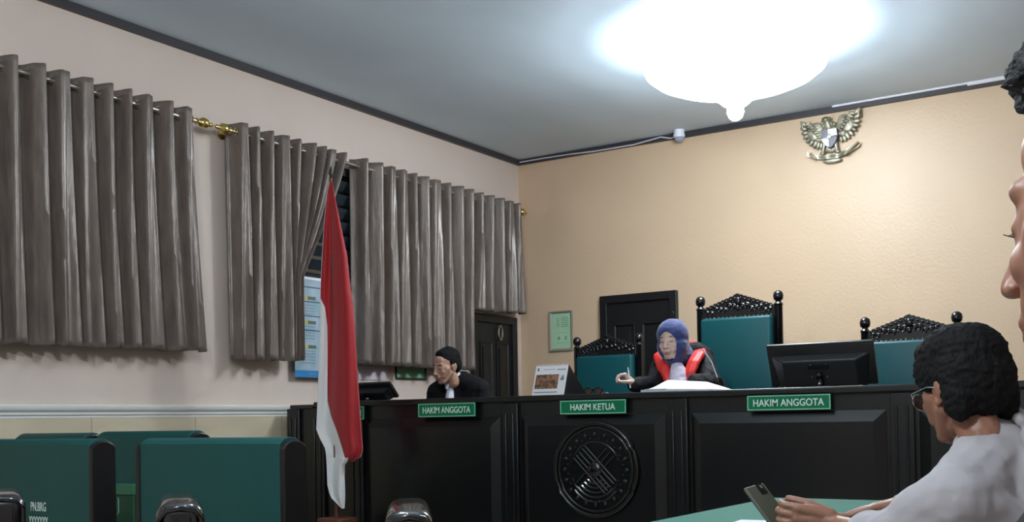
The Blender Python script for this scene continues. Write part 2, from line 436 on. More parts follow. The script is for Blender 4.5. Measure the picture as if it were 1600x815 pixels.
# carved round emblem on the front
ec = onY(932, 733, YF-.03); R0 = .255
TE = frameM((ec.x, YF-.032, ec.z), (1, 0, 0), (0, 0, 1), (0, -1, 0))
em = MB()
def ringpts(r, w_, n=48): return [TE @ Vector((r*math.cos(2*PI*i/n), r*math.sin(2*PI*i/n), w_)) for i in range(n)]
em.prism([(R0*.98*math.cos(2*PI*i/48), R0*.98*math.sin(2*PI*i/48)) for i in range(48)], TE, .012, -.0)
em.tube(ringpts(R0, .012), .014, 8, True).tube(ringpts(R0*.9, .012), .009, 8, True).tube(ringpts(R0*.6, .012), .004, 6, True)
emo = W('carved_emblem', em, 'carve', 0, 50)
em = MB()
for i in range(20):
    a = 2*PI*i/20; em.ell(TE @ Vector((R0*.76*math.cos(a), R0*.76*math.sin(a), .014)), (.016, .009, .012), Matrix.Rotation(-a, 3, 'Y'), 10, 6)
    em.ell(TE @ Vector((R0*.68*math.cos(a+.15), R0*.68*math.sin(a+.15), .013)), .007, None, 8, 5)
for sgn, offs in ((1, (-.05, -.028, 0, .026, .048)), (-1, (-.03, 0, .03))):
    d = Vector((1, -sgn*1.0, 0)).normalized(); nrm = Vector((d.y, -d.x, 0))
    for o_ in offs:
        L = R0*.52
        p0 = -d*L+nrm*o_; p1 = d*L+nrm*o_
        em.cap(TE @ (p0+Vector((0, 0, .016))), TE @ (p1+Vector((0, 0, .016))), .006, .006, 8)
for k in range(5):
    r = R0*(.22+.1*k); em.tube([TE @ Vector((r*math.cos(a), -.02+r*math.sin(a), .016)) for a in [PI*(1.2+.6*j/10) for j in range(11)]], .006, 6)
em.ell(TE @ Vector((0, 0, .016)), (.045, .02, .045))
part('relief', em, 'carve', emo, world=True)

# name plates
def plate(pxl, pxr, pyt, pyb, string, label, tw, yoff=.035):
    a = onY(pxl, pyt, YF-yoff); b = onY(pxr, pyb, YF-yoff)
    w_ = b.x-a.x; h = a.z-b.z if abs(pxl-pxr) < 5 else None
    m1 = onY((pxl+pxr)/2, pyt, YF-yoff).z; m0 = onY((pxl+pxr)/2, pyb, YF-yoff).z; h = m1-m0
    cx = (a.x+b.x)/2; cz = (m0+m1)/2
    th = thing('name_plate', label, 'sign', (cx, YF-yoff, cz), 0)
    part('board', MB().box((0, .0, 0), (w_, .012, h)), 'sign', th, bevel=.002)
    br = MB(); T = frameM((0, -.006, 0), (1, 0, 0), (0, 0, 1), (0, -1, 0)); e = .006
    for u0, u1, v0, v1 in ((-w_/2, w_/2, h/2-e, h/2), (-w_/2, w_/2, -h/2, -h/2+e), (-w_/2, -w_/2+e, -h/2+e, h/2-e), (w_/2-e, w_/2, -h/2+e, h/2-e)):
        br.prism([(u0, v0), (u1, v0), (u1, v1), (u0, v1)], T, .0015)
    part('border', br, 'signb', th, smooth=0, label='pale green border')
    text('lettering', string, 'signl', th, T, width=w_*tw, height=h*.48, bold=.012)
    brk = MB().b2(-w_*.3, w_*.3, .005, yoff-.0, -h*.3, h*.3)
    part('mounting_block', brk, 'wood', th, smooth=0)
    return th
plate(654.5, 743.5, 629.5, 650.5, 'HAKIM ANGGOTA', 'green HAKIM ANGGOTA sign in front of the man in the black jacket', .84)
plate(876, 979, 624.5, 646, 'HAKIM KETUA', 'green HAKIM KETUA sign above the round carved emblem', .68)
plate(1168, 1298.5, 616.5, 640, 'HAKIM ANGGOTA', 'green HAKIM ANGGOTA sign below the large monitor', .85)
plate(505, 569.5, 635, 655.5, 'PANITERA PENGGANTI', 'small green sign mostly hidden behind the hanging flag', .86)

# ------------------------------------------------------------------ curtains and rods
XRod = XL+.13
zr = onX(318, 192, XRod).z
def rod(ya, yb, label, endA=True, endB=True):
    th = thing('curtain_rod', label, 'curtain rod', (XRod, (ya+yb)/2, zr)); L = (yb-ya)/2
    part('rod', MB().cone((0, -L, 0), (0, L, 0), .013, n=16), 'steel', th)
    fin = [(0.0001, .0), (.016, .0), (.02, .012), (.013, .02), (.013, .03), (.026, .04), (.034, .06), (.03, .085), (.016, .1), (.012, .112), (.016, .122), (.008, .135), (.0001, .138)]
    for s, on in ((-1, endA), (1, endB)):
        if not on: continue
        R = Matrix.Rotation(-s*PI/2, 3, 'X')
        part('finial', MB().lathe(fin, (0, s*L, 0), R, 20), 'brass', th, label='gold finial')
    for yy in (-L+.03, L-.03):
        bk = MB().cone((0, yy, 0), (-(XRod-XL)+.004, yy, -.0), .007).lathe([(.0001, 0), (.03, 0), (.03, .008), (.0001, .012)], (-(XRod-XL), yy, 0), Matrix.Rotation(PI/2, 3, 'Y'), 16)
        bk.tube([(.018*math.cos(a), yy, .018*math.sin(a)) for a in [2*PI*i/14 for i in range(14)]], .005, 6, True)
        part('rod_bracket', bk, 'brass', th)
    return th
yl1 = onX(305, 189, XRod).y; yr0 = onX(362, 206, XRod).y; yr1 = onX(810, 330, XRod).y
rod(1.6, yl1, 'pale metal curtain rod with gold finial, left of the gap between curtains')
rod(yr0, yr1, 'pale metal curtain rod above the flag, running to the room corner')

def curtain(label, ya, yb, zb0, zb1, seed, shift=0, tie=None, flare=0, period=.145, amp=.062):
    rnd = random.Random(seed); nf = max(3, round((yb-ya)/period)); zt = zr+.055
    # uneven fold widths
    ws = [rnd.uniform(.8, 1.2) for _ in range(nf)]; sm = sum(ws); cum = [0]
    for x in ws: cum.append(cum[-1]+x/sm)
    amps = [rnd.uniform(.85, 1.15) for _ in range(nf+1)]
    drift = [rnd.uniform(-.02, .02) for _ in range(nf+1)]
    ph2 = [rnd.uniform(0, 6.28) for _ in range(nf+1)]
    def fn(u, v):     # u across, v 0 top ..1 bottom
        k = min(nf-1, int(u*nf)); f = u*nf-k
        s = cum[k]+(cum[k+1]-cum[k])*f
        y = ya+(yb-ya)*s
        zb = zb0+(zb1-zb0)*s
        z = zt+(zb-zt)*v
        a = 2*PI*f
        A = amp*(amps[k]*(1-f)+amps[k+1]*f)*(1-.12*v)
        x = -A*math.cos(a)+.006*math.cos(3*a+ph2[k])*math.sin(PI*f)+.012*v*math.sin(2*a+ph2[k])*math.sin(PI*f)
        x += .008*v*math.sin(3*a+ph2[k]*2)*math.sin(PI*f)
        y += .006*math.sin(2*a)*(1-.3*v)
        x += (.010+.006*v)*math.sin(3*a+ph2[k]+v*2.2)*math.sin(PI*f)
        y += (drift[k]*(1-f)+drift[k+1]*f)*v+flare*(s-.35)*v*v
        if tie:
            yw, zw, u0 = tie     # waist
            t_ = (zt-z)/(zt-zw)
            if u > u0:
                w_ = (u-u0)/(1-u0)
                y0 = ya+(yb-ya)*cum[min(nf, int(round(u0*nf)))]
                target = y0+(yw-y0)*w_**.8
                tt = min(1, max(0, t_)); e = tt**1.25
                if t_ > 1: target += .01*w_*(t_-1)
                y = y*(1-e)+target*e+(.0 if t_ < 1 else 0)
                x = x*(1-.45*e)+.035*e*w_+.02*e*math.sin(a)*w_
                
        z += .004*math.sin(a+ph2[k])*v
        return Vector((x+shift, y-ymid, z-zr))
    ymid = (ya+yb)/2
    th = thing('curtain', label, 'curtain', (XRod, ymid, zr), 0, None)
    g = MB().grid(fn, nf*20, 44)
    o = part('curtain_cloth', g, 'curtain', th, smooth=80, fix=False)
    sd = o.modifiers.new('thickness', 'SOLIDIFY'); sd.thickness = .004; sd.offset = 0
    ring = MB().tube([(.024*math.cos(a_), 0, .024*math.sin(a_)) for a_ in [2*PI*i/16 for i in range(16)]], .0045, 6, True).mesh('eyelet'); ring.materials.append(M['steel']); smooth_mesh(ring)
    for k in range(nf):
        for f in (.25, .75):
            s = cum[k]+(cum[k+1]-cum[k])*f
            e_ = bpy.data.objects.new('eyelet', ring); C.objects.link(e_); e_.parent = th
            e_.location = (shift, ya+(yb-ya)*s-ymid, 0); e_.rotation_euler = (0, 0, .5 if f < .5 else -.5)
    return th
zbA = onX(318, 549, XRod).z; zbA0 = onX(0, 540, XRod).z
curtain('wide taupe satin curtain at the far left, left of the gold finials', 1.9, onX(302, 195, XRod).y, zbA0, zbA, 3, flare=.10, period=.138)
ytA = onX(363, 210, XRod).y; ytB = onX(543, 250, XRod).y
wst = onX(469, 432, XRod+.03)
curtain('taupe satin curtain gathered and swept aside to its left, behind the flag', ytA, ytB, onX(365, 561, XRod).z, onX(465, 562, XRod).z, 5, tie=(wst.y, wst.z, .4), period=.115)
yt2 = onX(556, 258, XRod).y; ym = onX(737, 300, XRod).y
curtain('long taupe satin curtain right of the flag, reaching down behind the seated man', yt2, ym, onX(556, 568, XRod).z, onX(728, 578, XRod).z, 8, flare=.0, period=.148)
curtain('short taupe satin curtain over the black side door by the room corner', ym+.03, onX(812, 325, XRod).y, onX(737, 484, XRod).z, onX(815, 490, XRod).z, 11, flare=.05, period=.13)

# ------------------------------------------------------------------ lamps
def lamp(x, y, zrim, zbot, rad, bulbm, bowlm, label, name='ceiling_lamp'):
    th = thing(name, label, 'lamp', (x, y, ZC)); r = zrim-ZC; b_ = zbot-ZC
    part('ceiling_rose', MB().lathe([(.0001, -.001), (.09, -.001), (.085, -.02), (.03, -.035), (.0001, -.035)]), 'camw', th)
    part('stem', MB().cone((0, 0, -.03), (0, 0, r+.08), .012), 'camw', th)
    H = b_-r
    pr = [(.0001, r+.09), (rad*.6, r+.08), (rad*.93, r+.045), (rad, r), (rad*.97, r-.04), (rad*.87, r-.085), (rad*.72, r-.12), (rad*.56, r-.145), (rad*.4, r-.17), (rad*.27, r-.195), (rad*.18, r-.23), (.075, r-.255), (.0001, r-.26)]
    part('glare_bowl', MB().lathe(pr, n=48), bowlm, th, label='white glowing bowl standing in for lamp glare')  # added bowl, sized to the blown-out glare around the bulb
    z0 = r-.2
    pb = [(.0001, b_), (.02, b_+.004), (.04, b_+.02), (.052, b_+.05), (.05, b_+.08), (.035, b_+.12), (.03, z0)]
    part('bulb', MB().lathe(pb, n=20), bulbm, th, label='bright white bulb')
    return th
lp = onZ(1147, 58, ZC)
bt = CAM+ray(1152, 188)*((lp.y)/ray(1152, 188).y)
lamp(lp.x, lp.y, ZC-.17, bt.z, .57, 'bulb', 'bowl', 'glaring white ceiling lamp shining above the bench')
def hanging(x, y, m, label):
    th = thing('hanging_lamp', label, 'lamp', (x, y, ZC))
    part('ceiling_rose', MB().lathe([(.0001, -.001), (.05, -.001), (.045, -.02), (.0001, -.035)]), 'camw', th)
    part('cord', MB().cone((0, 0, -.03), (0, 0, -.5), .005), 'camw', th)
    part('bulb', MB().lathe([(.0001, -.72), (.03, -.715), (.05, -.69), (.06, -.65), (.052, -.6), (.025, -.54), (.022, -.49), (.0001, -.49)], n=20), m, th)
hanging(-1.2, .2, 'bulbr', 'bare white bulb hanging over the public seats, behind the viewer')
q = onZ(540, -150, ZC-.7)
hanging(q.x, q.y, 'bulbl', 'bare white bulb hanging near left wall above the flag, just out of view')

# security camera and cable on the back-wall cornice
q = onY(1061, 203, YB-.1)
th = thing('security_camera', 'small white domed camera under the ceiling at the back wall cornice', 'camera', (q.x, q.y, ZC))
part('dome_base', MB().lathe([(.0001, 0), (.045, 0), (.045, -.03), (.05, -.045), (.045, -.06), (.0001, -.06)], n=24), 'camw', th)
part('dome', MB().lathe([(.04, -.06), (.036, -.078), (.02, -.092), (.0001, -.096)], n=24), mat('pale_dome', (150, 160, 190), .15), th)
pts = [(1058, 213), (1048, 216), (1032, 214), (1022, 217), (990, 226), (960, 231), (930, 236), (890, 241), (850, 247), (812, 253.5)]
tag(part('cable', MB().tube([onY(a, b, YB-.042) for a, b in pts], .006, 6), 'cable'), 'loose white cable running along the back wall cornice from the camera', 'cable')
for a, b in ((576, 176), (682, 213), (737, 232), (640, 198)):
    pass

# ------------------------------------------------------------------ national eagle emblem
ec = onY(1296, 214, YB-.05)
th = thing('eagle_emblem', 'antique gold winged eagle emblem with shield hanging high on back wall', 'emblem', (ec.x, YB, ec.z))
S = .00074
def E(u, v, w_=0): return Vector(((u-497)*S, -.035-w_-(440-v)*S*.12, (440-v)*S))
Rf = lambda a: Matrix.Rotation(a, 3, 'Y')
def feather(mb, u0, v0, u1, v1, wd, th_, lift=0):
    a = E(u0, v0, lift); b = E(u1, v1, lift); d = b-a; B = basis(d, Vector((0, 1, 0)))
    mb.ell((a+b)/2, (wd, th_, d.length/2), B, 10, 8)
for sx in (-1, 1):
    wg = MB()
    m = lambda u: u if sx < 0 else (1010-u)
    dv = 0 if sx < 0 else -40
    # outer long feathers along a crescent
    outer = [(195, 235), (188, 300), (195, 360), (212, 410), (240, 455), (275, 495), (315, 525), (355, 545), (395, 548)]
    roots = [(262, 290), (262, 320), (272, 350), (288, 378), (308, 402), (332, 425), (358, 445), (382, 462), (405, 475)]
    for k, ((a1, b1), (a0, b0)) in enumerate(zip(outer, roots)): feather(wg, m(a0), b0+dv, m(a1), b1+dv, .016, .009)
    for k in range(8):
        t_ = k/7; u0 = 240+t_*160; v0 = 275+t_*180; feather(wg, m(u0+70), v0-18+dv, m(u0-6), v0+15+dv, .012, .01, .008)
    for k in range(6):
        t_ = k/5; feather(wg, m(330+t_*90), 300+t_*120+dv, m(270+t_*100), 285+t_*150+dv, .012, .009, .014)
    wg.ell(E(m(345), 360+dv, 0), (.06, .012, .075), Rf(sx*-.6), 14, 8)
    wg.ell(E(m(400), 400+dv*.5, 0), (.04, .014, .06), Rf(sx*-.5), 12, 8)
    feather(wg, m(225), 330+dv, m(200 if sx < 0 else 195), 225+dv, .010, .008)
    part('wing', wg, 'emblem', th, smooth=60)
bd = MB().ell(E(497, 400), (.062, .03, .09)).cap(E(497, 340), E(480, 275, .012), .035, .024)
bd.ell(E(470, 262, .018), (.033, .024, .024)).cap(E(450, 268, .02), E(418, 280, .022), .011, .004, 10)
for k in range(5): feather(bd, 470+k*10, 250, 430+k*22, 238, .006, .006, .015)
for k in range(5): bd.ell(E(440+k*28, 300+abs(k-2)*8, .01), (.014, .016, .02), None, 8, 6)
part('body', bd, 'emblem', th, smooth=60)
tl = MB()
for k in range(-3, 4): feather(tl, 497+k*10, 500, 497+k*26, 600-abs(k)*5, .014, .009)
for sx in (-1, 1): tl.cap(E(497+sx*55, 500, .01), E(497+sx*75, 590, .02), .018, .014).ell(E(497+sx*78, 600, .024), (.022, .014, .014))
part('tail', tl, 'emblem', th, smooth=60)
sh = [(425, 370), (590, 370), (592, 440), (575, 500), (535, 550), (508, 560), (480, 550), (440, 500), (424, 440)]
T = Matrix.Identity(4)
def eprism(mb, pts, w0, w1):
    n = len(pts); vs = [E(u, v, w0) for u, v in pts]+[E(u, v, w1) for u, v in pts]
    mb.add(vs, [tuple(range(n)), tuple(range(n, 2*n))]+[(i, (i+1) % n, n+(i+1) % n, n+i) for i in range(n)])
mb = MB(); eprism(mb, sh, .0, .05); so = part('shield', mb, 'emblemd', th, bevel=.003, smooth=0, label='dark shield')
mb = MB(); eprism(mb, [(500, 374), (586, 374), (588, 440), (500, 455)], .05, .054); eprism(mb, [(428, 462), (500, 455), (500, 545), (478, 540), (442, 498)], .05, .054)
mb.cap(E(424, 462, .054), E(592, 440, .054), .005, .005, 8).ell(E(508, 445, .054), (.02, .008, .02))
part('shield_quarters', mb, 'emblems', so, smooth=0, label='silver quarters')
rb = MB()
top = []; N = 24
def rib(u):
    return 640-22*math.cos((u-500)/250*PI*.9)*-1 if False else 645-((u-500)/240)**2*-0+(-70*((abs(u-500)/260)**2.2))
for i in range(N):
    u0 = 262+i*(535/N); u1 = u0+535/N; v0 = rib(u0); v1 = rib(u1)
    w0 = .03+.012*math.sin(u0*.03); w1 = .03+.012*math.sin(u1*.03)
    rb.add([E(u0, v0-22, w0), E(u1, v1-22, w1), E(u1, v1+20, w1), E(u0, v0+20, w0), E(u0, v0-22, w0-.014), E(u1, v1-22, w1-.014), E(u1, v1+20, w1-.014), E(u0, v0+20, w0-.014)],
           [(0, 1, 2, 3), (4, 7, 6, 5), (0, 4, 5, 1), (3, 2, 6, 7), (1, 5, 6, 2), (0, 3, 7, 4)])
rb.cap(E(345, 640, .045), E(300, 590, .045), .01, .01, 8).cap(E(660, 640, .045), E(790, 545, .045), .01, .008, 8)
for k in range(14): rb.ell(E(400+k*15, 638, .046), (.0028, .004, .008), None, 6, 4)
part('ribbon', rb, 'emblem', th, smooth=40)
mb = MB().ell(E(515, 682, .015), (.075, .014, .02)).b2(-.02, .02, -.02, 0, -.1, .12); part('lower_crescent', mb, 'emblem', th, smooth=60)

# framed green notice on the back wall
def framed(nm, label, cat, T, w_, h, fw, fm, pm, prints):
    o = T.translation; th = thing(nm, label, cat, o)
    Tl = T.copy(); Tl.translation = (0, 0, 0)
    fr = MB(); moulding(fr, Tl, 0, w_, 0, h, fw, .018, 0); part('frame', fr, fm, th, smooth=0)
    part('sheet', MB().prism([(fw*.8, fw*.8), (w_-fw*.8, fw*.8), (w_-fw*.8, h-fw*.8), (fw*.8, h-fw*.8)], Tl, .006), pm, th, smooth=0)
    if prints:
        mb = MB()
        for u0, v0, u1, v1 in prints: mb.prism([(u0*w_, v0*h), (u1*w_, v0*h), (u1*w_, v1*h), (u0*w_, v1*h)], Tl, .0012, .006)
        part('print', mb, 'greenpd', th, smooth=0)
    return th
a = onY(859, 487, YB); b = onY(896, 549, YB); c = onY(859, 549, YB)
pr = [(.3, .62+.045*k, .42, .64+.045*k) for k in range(5)]+[(.5, .6+.045*k, .8, .62+.045*k) for k in range(6)]+[(.25, .45, .8, .455), (.35, .28, .45, .36), (.65, .27, .75, .37), (.3, .2, .85, .21)]
framed('framed_notice', 'small green printed notice in grey frame on back wall beside left tall chair', 'picture frame', frameM((a.x, YB, c.z), (1, 0, 0), (0, 0, 1), (0, -1, 0)), b.x-a.x, a.z-c.z, .025, 'framegrey', 'greenp', pr)
a = onX(617, 589, XL); b = onX(664, 593, XL)
framed('framed_notice', 'green board in dark frame on left wall, just below the long curtain', 'picture frame', frameM((XL, b.y, min(a.z, b.z)), (0, -1, 0), (0, 0, 1), (1, 0, 0)), b.y-a.y, .28, .014, 'trim', 'greenpm', [(.15, .5, .85, .52), (.15, .6, .85, .62), (.15, .7, .85, .72)])
a = onX(552, 589, XL); b = onX(604, 594, XL)
mb = MB().prism([(0, 0), (b.y-a.y, 0), (b.y-a.y, .3), (0, .3)], frameM((XL, b.y, b.z), (0, -1, 0), (0, 0, 1), (1, 0, 0)), .006)
tag(part('wall_sheet', mb, 'paperl', smooth=0), 'lilac white sheet taped to left wall below curtain, right of flag', 'paper')
mb = MB().tube([onX(602, 594, XL+.004), onX(600, 598, XL+.004), onX(597, 602, XL+.004)], .003, 6)
# wall calendar
a = onX(453, 589, XL); b = onX(552, 590, XL); zt_ = onX(468, 433, XL+.03).z
ww = b.y-a.y; hh = zt_-a.z
th = thing('wall_calendar', 'large pale blue wall calendar with blue footer, behind the flag', 'calendar', (XL+.05, b.y, a.z))
Tl = frameM((0, 0, 0), (0, -1, 0), (0, 0, 1), (1, 0, 0))
def flip(u0, u1): return (ww-u1*ww, ww-u0*ww)
def rect(mb, u0, v0, u1, v1, w0, t_=.0012):
    # u measured left->right as seen from the room
    mb.prism([(ww*(1-u1), v0*hh), (ww*(1-u0), v0*hh), (ww*(1-u0), v1*hh), (ww*(1-u1), v1*hh)], Tl, t_, w0)
mb = MB(); rect(mb, 0, 0, 1, 1, -.004, .004); part('sheet', mb, 'sky', th, smooth=0)
mb = MB(); rect(mb, 0, 0, 1, .07, .0); ft = part('footer_band', mb, 'blue', th, smooth=0, label='bright blue footer')
mb = MB(); rect(mb, .2, .03, .32, .042, .001)
for k in range(9): rect(mb, .36+.06*k, .03, .40+.06*k, .045, .001)
part('print', mb, 'print_', ft, smooth=0)
for r_ in range(3):
    v = .80-.245*r_
    for c_ in range(3):
        u = .1+.3*c_; mb = MB(); mb2 = MB(); mb3 = MB()
        rect(mb, u, v-.015, u+.1, v+.012, .001); rect(mb2, u+.1, v-.018, u+.22, v+.015, .001)
        for i in range(5):
            for j in range(7): rect(mb3, u+.01+.03*j, v-.05-.03*i, u+.024+.03*j, v-.038-.03*i, .0005)
        part('month_banner', mb, 'yellow', th, smooth=0); part('month_name', mb2, 'dgreen', th, smooth=0); part('date_grid', mb3, 'print_', th, smooth=0)
mb3 = MB()
for k in range(14): rect(mb3, .1+.055*k, .90, .14+.055*k, .918, .0005)
part('title_print', mb3, 'print_', th, smooth=0)
part('hanging_rail', MB().prism([(0, hh-.01), (ww, hh-.01), (ww, hh+.008), (0, hh+.008)], Tl, .008, -.006), 'paper', th, smooth=0)
part('hanger', MB().cone((0, -ww/2, hh), (-.05, -ww/2, hh), .003, n=8), 'chrome', th)

# ------------------------------------------------------------------ tall carved judge chairs
def judge_chair(H, loc, rz, label, gt=.165, wdt=.60):
    th = thing('judge_chair', label, 'chair', loc, rz, None); hw = wdt/2-.025; ph = H-.03
    for s in (-1, 1):
        pf = [(.0001, 0), (.028, 0), (.028, .45), (.02, .47), (.03, .49), (.026, .52), (.026, ph-.42), (.019, ph-.41), (.03, ph-.395), (.03, ph-.38), (.019, ph-.365), (.027, ph-.35), (.027, ph-.07), (.032, ph-.06), (.018, ph-.045), (.018, ph-.04),
              (.03, ph-.03), (.034, ph-.008), (.03, ph+.014), (.016, ph+.027), (.0001, ph+.03)]
        part('back_post', MB().lathe(pf, (s*hw, .02, 0), None, 16), 'carve', th, smooth=50)
    # crest : stepped pediment with carved relief
    zb = H-gt-.01; zs = H-.095; n = 9; pts = [(-hw+.02, zb), (hw-.02, zb), (hw-.02, zs)]
    for k in range(1, n+1):
        f = k/n; x = (hw-.02)*(1-f); z = zs+(H-.005-zs)*f
        pts += [(x+.012, z-.004), (x, z+.006)]
    for k in range(1, n+1):
        f = 1-k/n; x = -(hw-.02)*(1-f); z = zs+(H-.005-zs)*f
        pts += [(x, z+.006), (x-.008 if k < n else x, z-.004)]
    T = frameM((0, .035, 0), (1, 0, 0), (0, 0, 1), (0, -1, 0))
    cr = part('crest', MB().prism(pts, T, .035), 'carve', th, smooth=0, bevel=.003)
    rl = MB(); rnd = random.Random(4)
    for s in (-1, 1):
        for k in range(7):
            x = s*(.03+.032*k); top = zs+(H-.01-zs)*(1-abs(x)/hw); z = zb+.03+(top-zb-.05)*.5+.012*math.sin(k*2.1)
            rr = max(.008, .026*(1-abs(x)/hw*.5)); sp = [(x+rr*(1-j/14)*math.cos(s*j*.75), -.004, z+rr*(1-j/14)*math.sin(j*.75)) for j in range(13)]
            rl.tube(sp, .0045, 5)
        for k in range(8):
            x = s*(.02+.03*k); rl.ell((x, -.002, zb+.014), (.011, .006, .008), None, 8, 5)
            top = zs+(H-.01-zs)*(1-abs(x)/hw); rl.ell((x, -.002, top-.018), (.010, .006, .008), Matrix.Rotation(s*.3, 3, 'Y'), 8, 5)
    rl.ell((0, -.004, H-.055), (.022, .01, .028)).ell((0, -.004, H-.1), (.014, .01, .02))
    part('carved_relief', rl, 'carve', cr, smooth=60)
    part('back_frame', MB().b2(-hw+.02, hw-.02, .005, .03, .56, zb).b2(-hw+.02, hw-.02, -.01, .035, .56, .6), 'carve', th, smooth=0)
    part('back_cushion', MB().rbox((0, -.025, (.6+zb+.012)/2), (2*hw-.05, .07, zb+.012-.6), .022, 4), 'green', th, smooth=60)
    part('seat_frame', MB().b2(-hw, hw, -.52, .0, .4, .47), 'carve', th, smooth=0, bevel=.006)
    part('seat_cushion', MB().rbox((0, -.27, .505), (2*hw-.02, .5, .09), .03, 4), 'green', th, smooth=60)
    for s in (-1, 1):
        part('leg', MB().lathe([(.0001, 0), (.02, 0), (.026, .05), (.018, .08), (.03, .2), (.022, .34), (.03, .4), (.0001, .4)], (s*hw, -.48, 0), None, 14), 'carve', th, smooth=50)
        ar = MB().cap((s*hw, -.02, .72), (s*hw, -.42, .72), .022, .026, 12).ell((s*hw, -.46, .715), (.03, .04, .03)).lathe([(.014, .47), (.024, .55), (.014, .62), (.02, .7)], (s*hw, -.42, 0), None, 12)
        part('armrest', ar, 'carve', th, smooth=50)
    return th
def chair_at(pxl, pxr, pytop, wdt=.6):
    # find depth Y at which the two posts are wdt apart
    lo, hi = 5.5, 8.3
    for _ in range(40):
        m_ = (lo+hi)/2; d = onY(pxr, 500, m_).x-onY(pxl, 500, m_).x
        if d < wdt: lo = m_
        else: hi = m_
    return m_, (onY(pxl, 500, m_).x+onY(pxr, 500, m_).x)/2, onY((pxl+pxr)/2, pytop, m_).z
for (pl, pr_, pt, lab) in ((1088, 1221, 457.5, 'tallest green padded carved black judge chair, behind woman in headscarf'), (895, 1000.5, 523, 'lower green padded carved black chair behind the standing desk calendar'),
                     (1344, 1501, 490, 'green padded carved black chair right of and behind the large monitor')):
    y_, x_, z_ = chair_at(pl, pr_, pt)
    judge_chair(z_-PLAT, (x_, y_, PLAT), 0, lab)

# ------------------------------------------------------------------ things on the bench
def monitor(cx, cy, w_, h, tilt, rz, label):
    th = thing('monitor', label, 'monitor', (cx, cy, ZT), rz)
    R = Matrix.Rotation(tilt, 3, 'X'); c = Vector((0, 0, .002+.045*math.sin(tilt)+h/2*math.cos(tilt)))
    def P_(u, v, d): return c+R @ Vector((u, d, v))
    part('screen_frame', MB().rbox(c, (w_, .022, h), .006, 2, R), 'plastic', th)
    part('screen', MB().box(P_(0, 0, .0115), (w_-.03, .001, h-.03), R), 'gloss', th, smooth=0)
    hb = MB()
    a0 = [(-w_*.42, -h*.5), (w_*.42, -h*.5), (w_*.47, h*.26), (-w_*.47, h*.26)]; a1 = [(-w_*.34, -h*.46), (w_*.34, -h*.46), (w_*.34, h*.14), (-w_*.34, h*.14)]
    hb.add([P_(u, v, -.01) for u, v in a0]+[P_(u, v, -.05) for u, v in a1], [(3, 2, 1, 0), (4, 5, 6, 7), (0, 1, 5, 4), (1, 2, 6, 5), (2, 3, 7, 6), (3, 0, 4, 7)])
    back = part('rear_housing', hb, 'plastic', th, smooth=0, bevel=.008)
    part('vent_grille', MB().box(P_(0, .0, -.0515), (w_*.2, .002, h*.1), R), 'gloss', back, smooth=0)
    sc = MB()
    for u, v in ((-.04, h*.06), (.04, h*.06), (-.04, -h*.22), (.04, -h*.22)): sc.cone(P_(u, v, -.05), P_(u, v, -.054), .003, n=8)
    part('screws', sc, 'chrome', back)
    hg = MB().ell(P_(0, -h*.18, -.062), (.02, .018, .02)).cap(P_(0, -h*.2, -.06), P_(.01, -h*.36, -.075), .012, .010)
    part('hinge', hg, 'gloss', th)
    ba = P_(0, -h*.42, -.06)
    part('stand_neck', MB().cap(P_(.005, -h*.3, -.065), (0, ba.y-.02, .012), .014, .018), 'gloss', th)
    part('stand_base', MB().lathe([(.0001, 0), (.11, 0), (.108, .008), (.04, .014), (.0001, .016)], (0, ba.y+.03, 0), None, 28), 'plastic', th)
    part('ball_joint', MB().ell((.006, ba.y-.035, .022), .009), 'chrome', th)
    return th
mc = onY(1284, 600, 5.62)
wm = onY(1366, 600, 5.62).x-onY(1203, 600, 5.62).x
hz = (onY(1268, 531, 5.5).z-ZT-.015)
monitor(mc.x, 5.62, wm*1.02, (hz-.012)/math.cos(.38), .38, 0, 'large black computer monitor seen from behind, between centre and right chairs')
mc = onY(580, 612, 5.72); hz = onY(588, 602, 5.65).z-ZT
monitor(mc.x-.02, 5.74, .42, .135, .75, 0, 'low black screen tilted back beside the flag')

# desk calendar
a = onY(831, 616, 5.42); b = onY(881, 614, 5.42); hC = onY(855, 571, 5.5).z-ZT
wC = b.x-a.x
th = thing('desk_calendar', 'white tent desk calendar with group photo, left of the reading glasses', 'calendar', (a.x, 5.42, ZT), 0)
lean = .055
Tq = frameM((0, 0, 0), (1, 0, 0), Vector((.14, lean*2, 1)).normalized(), (0, -1, 0)); L_ = hC
part('front_sheet', MB().prism([(0, 0), (wC, 0), (wC, L_), (0, L_)], Tq, .003), 'paper', th, smooth=0)
pt = MB().prism([(.05*wC, .23*L_), (.76*wC, .23*L_), (.76*wC, .7*L_), (.05*wC, .7*L_)], Tq, .001, .003); part('group_photo', pt, 'photo', th, smooth=0, label='printed group photo')
pt = MB()
for u0, v0, u1, v1 in ((.06, .82, .12, .92), (.68, .84, .95, .87), (.82, .5, .93, .58), (.85, .58, .91, .66), (.05, .1, .78, .13), (.25, .86, .6, .875)): pt.prism([(u0*wC, v0*L_), (u1*wC, v0*L_), (u1*wC, v1*L_), (u0*wC, v1*L_)], Tq, .001, .003)
part('print', pt, 'print_', th, smooth=0)
top = Tq @ Vector((0, L_, 0)); bk = MB()
bk.add([top, top+Vector((wC, 0, 0)), Vector((wC+.04, .2, 0)), Vector((.04, .2, 0)), top+Vector((0, .004, 0)), top+Vector((wC, .004, 0)), Vector((wC+.04, .204, 0)), Vector((.04, .204, 0))],
       [(0, 1, 2, 3), (4, 7, 6, 5), (0, 4, 5, 1), (1, 5, 6, 2), (2, 6, 7, 3), (3, 7, 4, 0)])
part('back_stand', bk, 'plastic', th, smooth=0)
